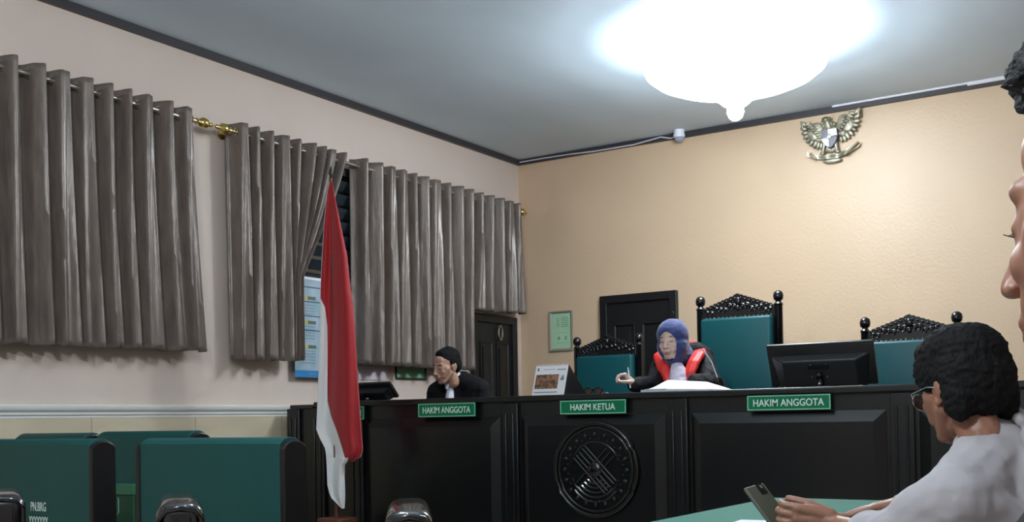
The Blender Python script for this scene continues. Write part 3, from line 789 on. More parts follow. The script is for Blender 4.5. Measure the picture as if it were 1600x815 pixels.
bk = MB().add([(wC, 0, 0), (wC+.04, .2, 0), top+Vector((wC, 0, 0)), (wC-.003, 0, 0), (wC+.037, .2, 0), top+Vector((wC-.003, 0, 0))], [(0, 1, 2), (3, 5, 4), (0, 3, 4, 1), (1, 4, 5, 2), (2, 5, 3, 0)])
part('side_gusset', bk, 'plastic', th, smooth=0)
bn = MB()
for k in range(16):
    c = top+Vector((wC*(k+.5)/16, 0, 0)); bn.tube([c+Vector((0, .006*math.cos(a_), .006*math.sin(a_))) for a_ in [2*PI*i/8 for i in range(8)]], .0012, 4, True)
part('wire_binding', bn, 'chrome', th)
# folded glasses
g = onY(927, 613, 5.45)
th = thing('reading_glasses', 'folded black rimmed glasses lying on bench, right of the desk calendar', 'glasses', (g.x, 5.45, ZT))
fr = MB()
for s in (-1, 1): fr.tube([(s*.032+.025*math.cos(a_), 0, .02+.018*math.sin(a_)) for a_ in [2*PI*i/20 for i in range(20)]], .0035, 6, True)
fr.tube([(-.008, 0, .026), (0, -.003, .03), (.008, 0, .026)], .003, 6)
part('rims', fr, 'gloss', th)
ln = MB()
for s in (-1, 1): ln.prism([(s*.032+.023*math.cos(2*PI*i/20), .02+.016*math.sin(2*PI*i/20)) for i in range(20)], frameM((0, 0, 0), (1, 0, 0), (0, 0, 1), (0, -1, 0)), .001)
part('lenses', ln, 'lensm', th, smooth=0)
for s in (-1, 1):
    part('temple', MB().tube([(s*.057, .0, .028), (s*.055, .02+.006*s, .026), (-s*.05, .03+.006*s, .02), (-s*.065, .03+.006*s, .006)], .0028, 6), 'gloss', th)
# small marker cap beside them
a = onY(946, 614, 5.5)
tag(part('marker_pen', MB().cap((a.x-.02, 5.5, ZT+.006), (a.x+.03, 5.47, ZT+.006), .006, .005), 'silver'), 'small grey pen lying on bench just right of the glasses', 'pen')
# stacked case papers
a = onY(1001, 611, 5.42); b = onY(1110, 609, 5.42)
th = thing('case_file', 'thick stack of white papers open on bench before the woman', 'papers', (a.x, 5.42, ZT))
wP = b.x-a.x; 
zl = onY(1016, 594.5, 5.6).z-ZT; 
def sheetblk(x0, x1, y0, y1, zz0, zz1, z_l, z_r):
    def top_(u, v): return Vector((x0+(x1-x0)*u, y0+(y1-y0)*v, z_l+(z_r-z_l)*u+.012*math.sin(PI*u)*v))
    m_ = MB(); n = 10
    tp = [[top_(i/n, j/4) for i in range(n+1)] for j in range(5)]
    vs = [p for r in tp for p in r]; o_ = len(vs); vs += [Vector((p.x, p.y, 0)) for p in vs]
    fs = [(j*(n+1)+i, j*(n+1)+i+1, (j+1)*(n+1)+i+1, (j+1)*(n+1)+i) for j in range(4) for i in range(n)]
    fs += [tuple(k+o_ for k in reversed(f)) for f in fs]
    rim = [i for i in range(n+1)]+[(j+1)*(n+1)+n for j in range(4)]+[4*(n+1)+i for i in reversed(range(n))]+[j*(n+1) for j in reversed(range(1, 4))]
    for i in range(len(rim)): a_, b_ = rim[i], rim[(i+1) % len(rim)]; fs.append((a_, b_, b_+o_, a_+o_))
    m_.add(vs, fs); return m_
part('paper_stack', sheetblk(.0, wP, .0, .3, 0, 0, .016, .008), 'papere', th)
def curl(u, v): 
    x = .02+(wP-.02)*u; y = .0+.31*v
    fl = min(1, u/.12)*min(1, (1-u)/.38)**.8
    return Vector((x, y, .017-.008*u+.060*fl*min(1, v*1.5)**.8*(1-.35*u)))
o = part('top_sheet', MB().grid(curl, 24, 12), 'paper', th, smooth=80); sd = o.modifiers.new('t', 'SOLIDIFY'); sd.thickness = .0015
def curl2(u, v): 
    x = .03+(.12)*u; y = -.004+.2*v
    return Vector((x-.02*v, y, .018+.03*math.sin(PI*u*.8)*(v)+.001))
o = part('loose_sheet', MB().grid(curl2, 12, 8), 'paper', th, smooth=80); sd = o.modifiers.new('t', 'SOLIDIFY'); sd.thickness = .0015

# ------------------------------------------------------------------ flag
YFl = 4.98
rows = [(283, 515, 515.5, 518.5), (300, 511, 511.5, 521), (350, 506, 506.5, 531), (400, 503, 503.5, 541), (450, 500.5, 501, 546), (466, 500, 500.8, 549), (480, 500, 508, 550), (510, 500, 511.5, 552.5), (550, 499, 512, 555),
        (600, 497, 511.5, 558), (626, 496, 511.5, 560), (650, 495, 517, 561.5), (670, 494, 525, 563), (685, 500, 530, 564), (700, 508, 534.5, 565.5), (712, 509.5, 538, 564), (721, 510, 541, 552)]
fb = onY(528, 809, YFl)
th = thing('flag', 'red and white flag hanging from an upright pole in front of bench', 'flag', (fb.x, YFl, 0))
def interp(y):
    for i in range(len(rows)-1):
        if rows[i][0] <= y <= rows[i+1][0]:
            f = (y-rows[i][0])/(rows[i+1][0]-rows[i][0]); return [rows[i][k]*(1-f)+rows[i+1][k]*f for k in (1, 2, 3)]
    return rows[-1][1:]
def drape(side):
    n, m_ = 18, 60; vs = []; fs = []
    for j in range(m_+1):
        y = 283+(721-283)*j/m_; l, s, r = interp(y); A, B_ = (l, s) if side == 'w' else (s, r)
        k = min(1, (y-283)/120)
        loop = []
        for i in range(n+1):
            u = i/n; px = A+(B_-A)*u
            g_ = (px-l)/max(1, r-l)
            dep = .02*k*math.sin(g_*8+y*.004)+.005*k*math.sin(g_*17+1.3+y*.009)-.02*k
            loop.append(onY(px, y, YFl-.03-dep))
        if side == 'r' and j > m_-4:
            pass
        back = [Vector((p.x-.006*k, p.y+.014*k+.004, p.z)) for p in reversed(loop)]
        vs += loop+back
    L_ = 2*(n+1)
    for j in range(m_):
        for i in range(L_): fs.append((j*L_+i, j*L_+(i+1) % L_, (j+1)*L_+(i+1) % L_, (j+1)*L_+i))
    fs += [tuple(range(L_)), tuple(range(m_*L_, (m_+1)*L_))]
    return MB().add(vs, fs)
part('red_band', drape('r'), 'red', th, world=True, smooth=70, label='red cloth')
part('white_band', drape('w'), 'white', th, world=True, smooth=70, label='white cloth')
lw = [(715, 509.8, 541), (721, 510, 539.5), (726, 510.3, 535.5), (745, 511, 535), (757, 511.5, 535.5), (770, 514.5, 536), (778, 518, 536), (786, 526, 535.5), (794, 533.5, 535)]
vs = []; n = 12
for y, l, r in lw:
    lp_ = [onY(l+(r-l)*i/n, y, YFl-.035-.018*math.sin(i/n*7+y*.02)*min(1, (r-l)/15)) for i in range(n+1)]
    vs += lp_+[Vector((p.x, p.y+.02, p.z)) for p in reversed(lp_)]
L_ = 2*(n+1); fs = [(j*L_+i, j*L_+(i+1) % L_, (j+1)*L_+(i+1) % L_, (j+1)*L_+i) for j in range(len(lw)-1) for i in range(L_)]+[tuple(range(L_)), tuple(range((len(lw)-1)*L_, len(lw)*L_))]
part('white_corner', MB().add(vs, fs), 'white', th, world=True, smooth=70)
pt_ = onY(517, 283, YFl+.02)
mb = MB().cone((pt_.x+.01, YFl+.02, .05), (pt_.x, YFl+.02, pt_.z+.02), .012, .009)
part('pole', mb, 'brown', th, world=True)
part('finial', MB().lathe([(.0001, 0), (.012, 0), (.006, .01), (.014, .025), (.01, .05), (.0001, .08)], (pt_.x, YFl+.02, pt_.z+.02)), 'plastic', th, world=True)
zb_ = onY(515, 809.5, YFl-.06).z; xl = onY(495, 812, YFl-.06).x; xr_ = onY(532, 812, YFl-.06).x
part('pole_base', MB().b2(xl, xr_, YFl-.06, YFl+.1, 0, zb_), 'brown', th, world=True, bevel=.01, label='brown wooden pole base')

# ------------------------------------------------------------------ green upholstered visitor seats, seen from behind
def sofa_chair(w_, loc, rz, label, H=.985, thick=.10, text_=None, extra=.06):
    th = thing('padded_armchair', label, 'chair', loc, rz)
    # local: back face at y=0 facing -y, seat towards +y
    pr = [(0, .12), (0, H-.02)]+[(thick/2-thick/2*math.cos(a_), H-.03+.03*math.sin(a_)) for a_ in [PI*i/10 for i in range(1, 10)]]+[(thick, H-.02), (thick, .12)]
    Tb = frameM((-w_/2, 0, 0), (0, 1, 0), (0, 0, 1), (1, 0, 0))
    bk_ = part('backrest', MB().prism(pr, Tb, w_), 'green2', th, smooth=50, bevel=.006)
    part('seat', MB().rbox((0, thick+.27, .40), (w_-.08, .52, .14), .04, 4), 'green2', th, smooth=60)
    for s in (-1, 1):
        x0 = s*(w_/2); o2 = [(-.004, 0), (-.004, H-.04)]+[(thick/2-(thick/2+.004)*math.cos(a_), H-.045+.035*math.sin(a_)) for a_ in [PI*i/10 for i in range(1, 10)]]+[(thick+.004, .66), (thick+.5, .62), (thick+.54, .58), (thick+.54, 0), (thick+.47, 0), (thick+.47, .3), (thick, .3), (thick, 0)]
        Ts = frameM((x0-(.0 if s > 0 else .025), 0, 0), (0, 1, 0), (0, 0, 1), (1, 0, 0))
        part('side_panel', MB().prism(o2, Ts, .025), 'wood', th, smooth=0, bevel=.005, label='black wooden side')
    if text_:
        for k, sline in enumerate(text_):
            text('stencilled_mark', sline, 'signl', bk_, frameM((text_x, -.0005, text_z-k*.058), (1, 0, 0), (0, 0, 1), (0, -1, 0)), width=.1 if k == 0 else .125, height=.036, ext=.0008)
    return th
def place_back(pxl, pxr, pyt, H, Yg=None):
    # distance at which height H projects on pyt
    pm = (pxl+pxr)/2; P_ = onZ(pm, pyt, H); return P_
YA = 2.60; HA = onY(330, 683.5, YA).z; xA0 = onY(219, 700, YA).x; xA1 = onY(437, 700, YA).x; wA = xA1-xA0
text_x = 0; text_z = 0
sofa_chair(wA, ((xA0+xA1)/2, YA, 0), 0, 'dark green padded armchair seen from behind, nearest the bench end', H=HA)
xB1 = onY(139, 700, YA).x; q = onY(60, 791, YA)
text_x = q.x-(xB1-wA/2); text_z = q.z
sofa_chair(wA, (xB1-wA/2, YA, 0), 0, 'dark green padded armchair from behind with white stencilled mark, at left edge', H=HA, text_=('PN.BRG', 'YXXXXXX'))
YC_ = YA+.74
P0 = onY(150, 673, YC_); P1 = onY(299, 669, YC_)
c3 = thing('padded_armchair', 'dark green padded armchair in the further row, seen between two nearer ones', 'chair', ((P0.x+P1.x)/2, YC_, 0))
bpy.data.objects.remove(c3)
HC = (P0.z+P1.z)/2-.006
sofa_chair(P1.x-P0.x-.03, ((P0.x+P1.x)/2, YC_, 0), .0, 'dark green padded armchair in the further row, seen between the two nearer ones', H=HC)
P2 = onY(131, 674, YC_)
w3 = P2.x-(XL+.07)
sofa_chair(w3, (P2.x-w3/2, YC_, 0), .0, 'dark green padded armchair in the further row, only its top edge showing at far left', H=onY(100, 676, YC_).z)
# pale green folder / pad between the rows
YG = YA+.69
a = onY(182, 755, YG); b = onY(216, 770, YG)
th = thing('green_folder_box', 'green box file standing between the padded armchairs, pale green top', 'box', ((a.x+b.x)/2, YG, 0))
wv = b.x-a.x+.02
part('box_body', MB().b2(-wv/2, wv/2, -.035, .035, 0, a.z-.05), mat('deep_green', (24, 70, 48), .6), th, bevel=.004)
part('box_lid', MB().b2(-wv/2-.004, wv/2+.004, -.038, .038, a.z-.05, a.z+.0), 'greenl', th, bevel=.004, label='pale green lid')
q = onY(186, 790, YG-.035)
mb = MB(); h2 = .04; x_ = q.x-(a.x+b.x)/2
mb.b2(x_-.012, x_, -.038, -.035, q.z+h2-.004, q.z+h2).b2(x_-.004, x_, -.038, -.035, q.z-h2, q.z+h2).b2(x_-.012, x_, -.038, -.035, q.z-h2, q.z-h2+.004)
part('label_bracket', mb, 'signb', th, smooth=0, label='thin pale bracket mark')

# ------------------------------------------------------------------ black vinyl chairs, backs edge-on
def vinyl_chair(px, py, wpx, dist, label):
    d = ray(px, py); P_ = CAM+d*(dist/ d.dot(AF)); w_ = wpx/FPX*dist
    dirv = Vector((d.x, d.y, 0)).normalized(); rz = math.atan2(dirv.y, dirv.x)-PI/2
    H = P_.z
    th = thing('vinyl_chair', label, 'chair', (P_.x, P_.y, 0), rz, 'black vinyl chairs in the front row')
    part('backrest', MB().rbox((0, .21, H-.2), (w_, .44, .4), min(.035, w_*.42), 6), 'vinyl', th, smooth=70)
    rim = MB(); hw = w_/2-.012
    rim.tube([(-hw-.004, -.002, H-.3), (-hw-.004, -.004, H-.04), (-hw+.01, -.005, H-.016), (0, -.006, H-.01), (hw-.01, -.005, H-.016), (hw+.004, -.004, H-.04), (hw+.004, -.002, H-.3)], .008, 8)
    part('tubular_rim', rim, 'vinyl', th, smooth=70)
    part('seat', MB().rbox((-.26, .21, .45), (.46, .44, .07), .03, 4), 'vinyl', th, smooth=70)
    for sx in (-.46, -.0):
        for sy in (.02, .4): part('leg', MB().cone((sx, sy, 0), (sx, sy, .43 if sx < -.1 else H-.3), .012), 'chrome', th)
    return th
vinyl_chair(281, 785, 74, 2.5, 'glossy black vinyl chair top in front of the dark green armchair')
vinyl_chair(639, 798, 78, 2.3, 'glossy black vinyl chair top at lower edge, right of the flag')
vinyl_chair(2, 773, 70, 3.0, 'glossy black vinyl chair top at the lower left corner')

# ------------------------------------------------------------------ green-clothed table
ZTb = .76
a = onZ(1206, 776.5, ZTb); YT = a.y; XT0 = onZ(1206, 776.5, ZTb).x; XT1 = XT0+.62; YT0 = YT-1.35
th = thing('table', 'table covered with a green cloth in front of the man in the white shirt', 'table', ((XT0+XT1)/2, (YT+YT0)/2, 0))
hx = (XT1-XT0)/2; hy = (YT-YT0)/2
part('tabletop', MB().b2(-hx+.01, hx-.01, -hy+.01, hy-.01, ZTb-.04, ZTb-.006), 'wood', th, smooth=0)
for sx in (-1, 1):
    for sy in (-1, 1): part('leg', MB().b2(sx*(hx-.06)-.025, sx*(hx-.06)+.025, sy*(hy-.06)-.025, sy*(hy-.06)+.025, 0, ZTb-.04), 'wood', th, bevel=.003)
part('tablecloth', MB().rbox((0, 0, ZTb-.02), (2*hx, 2*hy, .04), .006, 2), 'cloth', th, smooth=40, label='green cloth')
q = onZ(1195, 814, ZTb+.003)
th = tag(part('paper_sheet', MB().box((q.x+.05, q.y-.13, ZTb+.003), (.21, .29, .004), Matrix.Rotation(.1, 3, 'Z')), 'paper', smooth=0), 'white paper sheet on the green table below the phone', 'paper')

# ------------------------------------------------------------------ people
def headM(c, yaw, pitch, roll=0): return Matrix.Translation(c) @ Matrix.Rotation(yaw, 4, 'Z') @ Matrix.Rotation(pitch, 4, 'X') @ Matrix.Rotation(roll, 4, 'Y')
def skin(name, rgb, H, masks, rough=.5):
    m = bpy.data.materials.new(name); m.use_nodes = True; nt = m.node_tree; p = nt.nodes['Principled BSDF']
    p.inputs['Roughness'].default_value = rough; p.inputs['Subsurface Weight'].default_value = .08; p.inputs['Subsurface Radius'].default_value = (.01, .004, .002)
    geo = nt.nodes.new('ShaderNodeTexCoord'); inv = H.inverted(); loc, rot, sc = inv.decompose()
    mp = nt.nodes.new('ShaderNodeMapping'); mp.inputs[1].default_value = loc; mp.inputs[2].default_value = rot.to_euler('XYZ')
    nt.links.new(geo.outputs['Object'], mp.inputs[0]); nz = nt.nodes.new('ShaderNodeTexNoise'); nz.inputs['Scale'].default_value = 25
    nt.links.new(mp.outputs[0], nz.inputs[0])
    mx = nt.nodes.new('ShaderNodeMix'); mx.data_type = 'RGBA'; base = s2l(rgb)
    mx.inputs[6].default_value = tuple(x*.85 for x in base)+(1,); mx.inputs[7].default_value = tuple(min(1, x*1.1) for x in base)+(1,)
    nt.links.new(nz.outputs[0], mx.inputs[0]); cur = mx.outputs[2]
    for c, r, col, soft in masks:
        s = nt.nodes.new('ShaderNodeVectorMath'); s.operation = 'SUBTRACT'; s.inputs[1].default_value = c; nt.links.new(mp.outputs[0], s.inputs[0])
        d = nt.nodes.new('ShaderNodeVectorMath'); d.operation = 'DIVIDE'; d.inputs[1].default_value = r; nt.links.new(s.outputs[0], d.inputs[0])
        l = nt.nodes.new('ShaderNodeVectorMath'); l.operation = 'LENGTH'; nt.links.new(d.outputs[0], l.inputs[0])
        mr = nt.nodes.new('ShaderNodeMapRange'); mr.inputs[1].default_value = 1-soft; mr.inputs[2].default_value = 1+soft*.3; mr.inputs[3].default_value = 1; mr.inputs[4].default_value = 0
        nt.links.new(l.outputs['Value'], mr.inputs[0])
        k = nt.nodes.new('ShaderNodeMix'); k.data_type = 'RGBA'; k.inputs[7].default_value = s2l(col)+(1,)
        nt.links.new(mr.outputs[0], k.inputs[0]); nt.links.new(cur, k.inputs[6]); cur = k.outputs[2]
    nt.links.new(cur, p.inputs['Base Color'])
    return m
LIP = lambda col: [((0, -.1, -.0615), (.024, .03, .0055), col, .4), ((0, -.1, -.0715), (.02, .03, .006), col, .4), ((0, -.1, -.0665), (.023, .03, .0016), (70, 35, 35), .5)]
EYE = [((.031, -.085, -.002), (.016, .03, .0034), (45, 32, 30), .5), ((-.031, -.085, -.002), (.016, .03, .0034), (45, 32, 30), .5)]
BROW = lambda col: [((.033, -.085, .026), (.02, .03, .0055), col, .6), ((-.033, -.085, .026), (.02, .03, .0055), col, .6)]
def head_solids(mb, H, fem=False, s=1.0, ears=True):
    R = H.to_3x3()
    def e(c, r, rot=None): mb.ell(H @ (Vector(c)*s), [x*s for x in r], R @ rot if rot is not None else R, 20, 14)
    def c(p0, p1, r0, r1): mb.cap(H @ (Vector(p0)*s), H @ (Vector(p1)*s), r0*s, r1*s, 12)
    e((0, .018, .032), (.074, .092, .086)); e((0, -.03, -.01), (.064, .062, .09)); e((0, -.03, -.062), (.05, .052, .045))
    e((0, -.02, -.03), (.066, .055, .055))
    e((0, -.066, -.096), (.024, .019, .018)); e((0, -.058, -.075), (.036, .03, .03))
    for s_ in (-1, 1): c((s_*.055, -.005, -.045), (s_*.022, -.06, -.095), .018, .017); c((s_*.05, -.035, -.01), (s_*.032, -.062, -.055), .026, .02)
    c((-.042, -.066, .027), (-.012, -.076, .024), .010, .010); c((.042, -.066, .027), (.012, -.076, .024), .010, .010); e((0, -.045, .05), (.052, .034, .04))
    for s_ in (-1, 1):
        e((s_*.037, -.061, -.026), (.025, .02, .02)); e((s_*.031, -.071, .003), (.0155, .0115, .0115))
        e((s_*.012, -.102, -.034), (.0085, .009, .0075))
        if ears: e((s_*.073, .012, -.008), (.008, .018, .031), Matrix.Rotation(.15, 3, 'X')); e((s_*.078, .022, -.004), (.008, .013, .024)); e((s_*.075, .008, -.032), (.007, .009, .011))
    c((0, -.086, .012), (0, -.108, -.028), .0075, .0115); e((0, -.112, -.031), (.0105, .009, .0085))
    e((0, -.086, -.058), (.026, .014, .02)); c((-.017, -.094, -.0615), (.017, -.094, -.0615), .0052, .0052); c((-.013, -.094, -.0725), (.013, -.094, -.0725), .006, .006)
    c((0, .012, -.05), (0, .034, -.12), .05, .046)
def hand_solids(mb, wrist, dirv, palm_n, right, curl=(.5, .6, .5), spread=.09, thumb=(.6, .5), s=1.0, thumb_in=.4):
    """wrist->fingers direction dirv, palm_n = direction the palm faces; returns frame"""
    d = Vector(dirv).normalized(); n = Vector(palm_n); n = (n-d*n.dot(d)).normalized(); side = d.cross(n)
    # thumb side: for the right hand with palm facing n and fingers d
    th_ = side*(1 if right else -1)
    w_ = Vector(wrist); P_ = lambda a, b, c: w_+(d*a+th_*b+n*c)*s
    mb.cap(P_(-.02, 0, 0), P_(.01, 0, 0), .024*s, .025*s)
    mb.chain([P_(.01, .016, 0), P_(.05, .022, .002), P_(.085, .026, 0)], [.018*s, .016*s, .012*s]); mb.chain([P_(.01, -.012, 0), P_(.05, -.02, .002), P_(.078, -.026, 0)], [.018*s, .015*s, .011*s])
    mb.chain([P_(.02, 0, 0), P_(.05, 0, -.001), P_(.086, 0, 0)], [.018*s, .015*s, .012*s])
    for k, (b, L, r) in enumerate(((.029, .072, .0088), (.010, .080, .009), (-.010, .074, .0086), (-.028, .058, .0076))):
        p = P_(.084-.008*(k == 3)-.003*(k == 0), b, 0); ang = 0; sp = spread*(1.5-k)
        pts = [p]; rr = [r*s*1.12]
        for j, f in enumerate((.46, .30, .24)):
            cj = curl[k][j] if hasattr(curl[0], '__len__') else curl[j]
            ang += cj
            v = (d*math.cos(ang)+n*math.sin(ang)); v = (v+th_*sp*math.cos(ang)).normalized()
            p = p+v*L*f*s; pts.append(p); rr.append(r*s*(1.0-.1*j))
        mb.chain(pts, rr, 10)
    a, b = thumb
    p0 = P_(.022, .022, .006); v1 = (d*math.cos(a)+th_*math.sin(a)+n*thumb_in).normalized(); p1 = p0+v1*.038*s
    v2 = (d*math.cos(a-b)+th_*math.sin(a-b)+n*thumb_in).normalized(); p2 = p1+v2*.03*s; v3 = (v2+d*.3).normalized(); p3 = p2+v3*.024*s
    mb.chain([p0, p1, p2, p3], [.016*s, .0125*s, .0105*s, .0088*s], 10)
    return pts, p3
def limb(mb, pts, rs): mb.chain([Vector(p) for p in pts], rs, 14)
def body_solids(mb, J, infl=0.0, legs=False, arms=True, tors=True):
    ne, ch, pe = Vector(J['neck']), Vector(J['chest']), Vector(J['pelvis'])
    sL, sR = Vector(J['shL']), Vector(J['shR']); ax = (sR-sL).normalized()
    if tors:
        for o_, r0, r1 in ((-.085, .095, .095), (.085, .095, .095), (0, .105, .105)): mb.chain([ch+ax*o_, (ch+pe)/2+ax*o_*.85, pe+ax*o_*.95], [r0+infl, r0-.005+infl, r1+.01+infl])
        mb.chain([sL, ne-Vector((0, 0, .045))-ax*.05, ne-Vector((0, 0, .045))+ax*.05, sR], [.058+infl, .062+infl, .062+infl, .058+infl])
        mb.chain([ne-Vector((0, 0, .07)), ch], [.062+infl, .1+infl]); mb.cap(sL+ax*.03, ch-ax*.07, .065+infl, .085+infl); mb.cap(sR-ax*.03, ch+ax*.07, .065+infl, .085+infl)
    if arms:
        limb(mb, [sL, J['elL'], J['wrL']], [.054+infl, .042+infl, .027+infl*.8]); limb(mb, [sR, J['elR'], J['wrR']], [.054+infl, .042+infl, .027+infl*.8])
def leg_solids(mb, J, infl=0):
    pe = Vector(J['pelvis']); ax = (Vector(J['shR'])-Vector(J['shL'])); ax.z = 0; ax.normalize()
    f = Vector(J['fwd']).normalized(); fl = J['floor']; seat = pe.z-.06
    for s in (-1, 1):
        hip = pe+ax*s*.09-Vector((0, 0, .02)); kn = hip+f*.42+ax*s*.05; kn.z = max(fl+.48, hip.z-.04); an = Vector((kn.x, kn.y, fl+.1))+f*-.02
        limb(mb, [hip, kn, an], [.085+infl, .06+infl, .042+infl])
def feet_solids(mb, J):
    pe = Vector(J['pelvis']); ax = (Vector(J['shR'])-Vector(J['shL'])); ax.z = 0; ax.normalize(); f = Vector(J['fwd']).normalized(); fl = J['floor']
    for s in (-1, 1):
        a = pe+ax*s*.14+f*.4; a = Vector((a.x, a.y, fl+.04)); mb.cap(a-f*.02, a+f*.14, .038, .032)
def make_body(th, J, H, skinmat, voxel=.0035, hands=(), fem=False, s=1.0, legs=True, ears=True, world=True):
    mb = MB(); head_solids(mb, H, fem, s, ears); nk = H @ Vector((0, .03, -.12))
    mb.cap(nk, Vector(J['neck'])-Vector((0, 0, .03)), .046, .048)
    body_solids(mb, J, -.012)
    if legs: leg_solids(mb, J, -.012)
    for h in hands: hand_solids(mb, **h)
    me = remeshed(mb, voxel, 6)
    return link('body', me, skinmat, th, world, smooth=180)
def cloth(name, th, mb, m, voxel=.006, it=5, wr=.004, wsc=12, label=None, cut=None, par=None):
    me = remeshed(mb, voxel, it, wr, wsc, cut); o = link(name, me, M[m] if isinstance(m, str) else m, par or th, True, smooth=180)
    if label: o['label'] = label
    return o
def simple_chair(loc, rz, label, back=True, sh=.46):
    c = thing('office_chair', label, 'chair', loc, rz)
    part('seat', MB().rbox((0, 0, sh-.04), (.44, .42, .07), .03, 3), 'vinyl', c, smooth=60)
    if back: part('backrest', MB().rbox((0, .22, sh+.2), (.4, .05, .3), .022, 3), 'vinyl', c, smooth=60); part('back_support', MB().b2(-.03, .03, .19, .23, sh-.06, sh+.1), 'plastic', c)
    for sx in (-1, 1):
        for sy in (-1, 1): part('leg', MB().cone((sx*.18, sy*.17, 0), (sx*.17, sy*.16, sh-.06), .014), 'chrome', c)
    return c

# ---- presiding woman
hc = onY(1050, 531, 5.92)
H = headM(hc, .0, .16, -.04)
nk = onY(1076, 548, 6.12)
J = dict(neck=nk+Vector((0, 0, .02)), chest=nk+Vector((.0, .06, -.22)), pelvis=nk+Vector((.02, .26, -.56)), fwd=(0, -1, 0), floor=PLAT)
J['shR'] = onY(1036, 569, 6.10); J['shL'] = onY(1099, 560, 6.14)
J['elR'] = onY(1022, 612, 5.86); J['wrR'] = onY(992, 603, 5.72)
J['elL'] = onY(1109, 606, 5.94); J['wrL'] = onY(1085, 606, 5.78)
J['pelvis'] = Vector((nk.x+.02, 6.5, .97))
for k in ('elR', 'elL', 'wrL'): J[k].z = max(J[k].z, ZT+.06)
th = thing('person', 'woman in blue headscarf and black robe with red lapels, reading at bench', 'person', (nk.x, 6.4, PLAT))
sk = skin('woman_skin', (208, 178, 164), H, LIP((176, 126, 116))+EYE+BROW((88, 66, 60)))
J['wrR'].z = ZT+.055
hands = (dict(wrist=J['wrR'], dirv=(-.55, -.35, .55), palm_n=(-.35, -.55, -.5), right=True, curl=((.75, .9, .6), (.8, .95, .6), (.9, 1.0, .7), (1.0, 1.0, .7)), s=1.0, thumb=(.45, .3), thumb_in=.9),
         dict(wrist=J['wrL'], dirv=(-.7, -.55, -.1), palm_n=(0, 0, -1), right=False, curl=(.2, .25, .2), s=.85))
make_body(th, J, H, sk, .0035, hands, True, s=.96, ears=False)
J2 = dict(J); 
mb = MB(); body_solids(mb, J, .012); limb(mb, [J['elR'], J['wrR']], [.056, .045]); limb(mb, [J['elL'], J['wrL']], [.056, .048])
leg_solids(mb, J, .03)
rb_ = cloth('robe', th, mb, 'robe', .006, 5, .006, 14)
# headscarf: shell round the head, falling to the neck, open at the face
R3 = H.to_3x3(); mb = MB()
mb.ell(H @ Vector((0, .02, .03)), (.092, .108, .096), R3, 24, 16); mb.ell(H @ Vector((0, .0, -.04)), (.093, .096, .092), R3, 24, 16)
mb.cap(H @ Vector((0, .01, -.09)), J['neck']+Vector((0, -.02, -.05)), .07, .066)
mb.ell(H @ Vector((0, .055, -.02)), (.08, .085, .1), R3)
Hi = H.inverted()
def cutf(p):
    q_ = Hi @ p
    return q_.y < -.01 and ((q_.x/.0575)**2+((q_.z+.028)/.085)**2) < 1
me = remeshed(mb, .004, 4, .003, 16, cutf); hj = link('headscarf', me, M['hijab'], th, True, smooth=180); hj['label'] = 'blue headscarf'
sd = hj.modifiers.new('t', 'SOLIDIFY'); sd.thickness = .008; sd.offset = -1
# lapels
def lap(pts, r): 
    m_ = MB()
    for dx in (-.02, 0, .02): m_.chain([Vector(p)+Vector((dx, abs(dx)*.3, 0)) for p in pts], [x*.6 for x in r], 12)
    return m_
Lp = [onY(1062, 538, 6.22), onY(1040, 549, 6.12), onY(1030, 556, 5.99), onY(1036, 574, 5.92), onY(1042, 592, 5.90), onY(1045, 612, 5.90)]
cloth('lapel', th, lap(Lp, [.03, .034, .036, .036, .034, .032]), 'stole', .005, 4, .002, label='red lapel')
Lp = [onY(1075, 536, 6.24), onY(1094, 546, 6.14), onY(1092, 553, 6.02), onY(1083, 566, 5.94), onY(1077, 582, 5.9), onY(1076, 612, 5.9)]
cloth('lapel', th, lap(Lp, [.032, .034, .034, .032, .028, .028]), 'stole', .005, 4, .002, label='red lapel')
mb = MB(); mb.chain([onY(1057, 566, 5.95), onY(1060, 582, 5.90), onY(1061, 606, 5.88)], [.028, .05, .062]); cloth('bib', th, mb, 'bib', .005, 4, .003, 30, label='white pleated bib')
mb = MB(); mb.tube([onY(1098, 545, 6.0), onY(1112, 566, 5.96), onY(1121, 590, 5.9)], .004, 6); part('sleeve_piping', mb, 'silver', rb_, True)
# pen in her hand
hp = J['wrR']+Vector((-.045, -.045, .045))
th = thing('pen', 'white pen held upright in the right hand of the woman in the headscarf', 'pen', hp)
a = onY(985, 606, hp.y)-hp; b = onY(981, 573, hp.y)-hp
part('barrel', MB().cone(a, a.lerp(b, .8), .0045, .0045, 10).cone(a.lerp(b, .8), b, .0045, .002, 10), 'paper', th)
part('clip', MB().cap(a.lerp(b, .78)+Vector((0, -.006, 0)), a.lerp(b, .5)+Vector((0, -.007, 0)), .0012, .0012, 6), 'chrome', th)

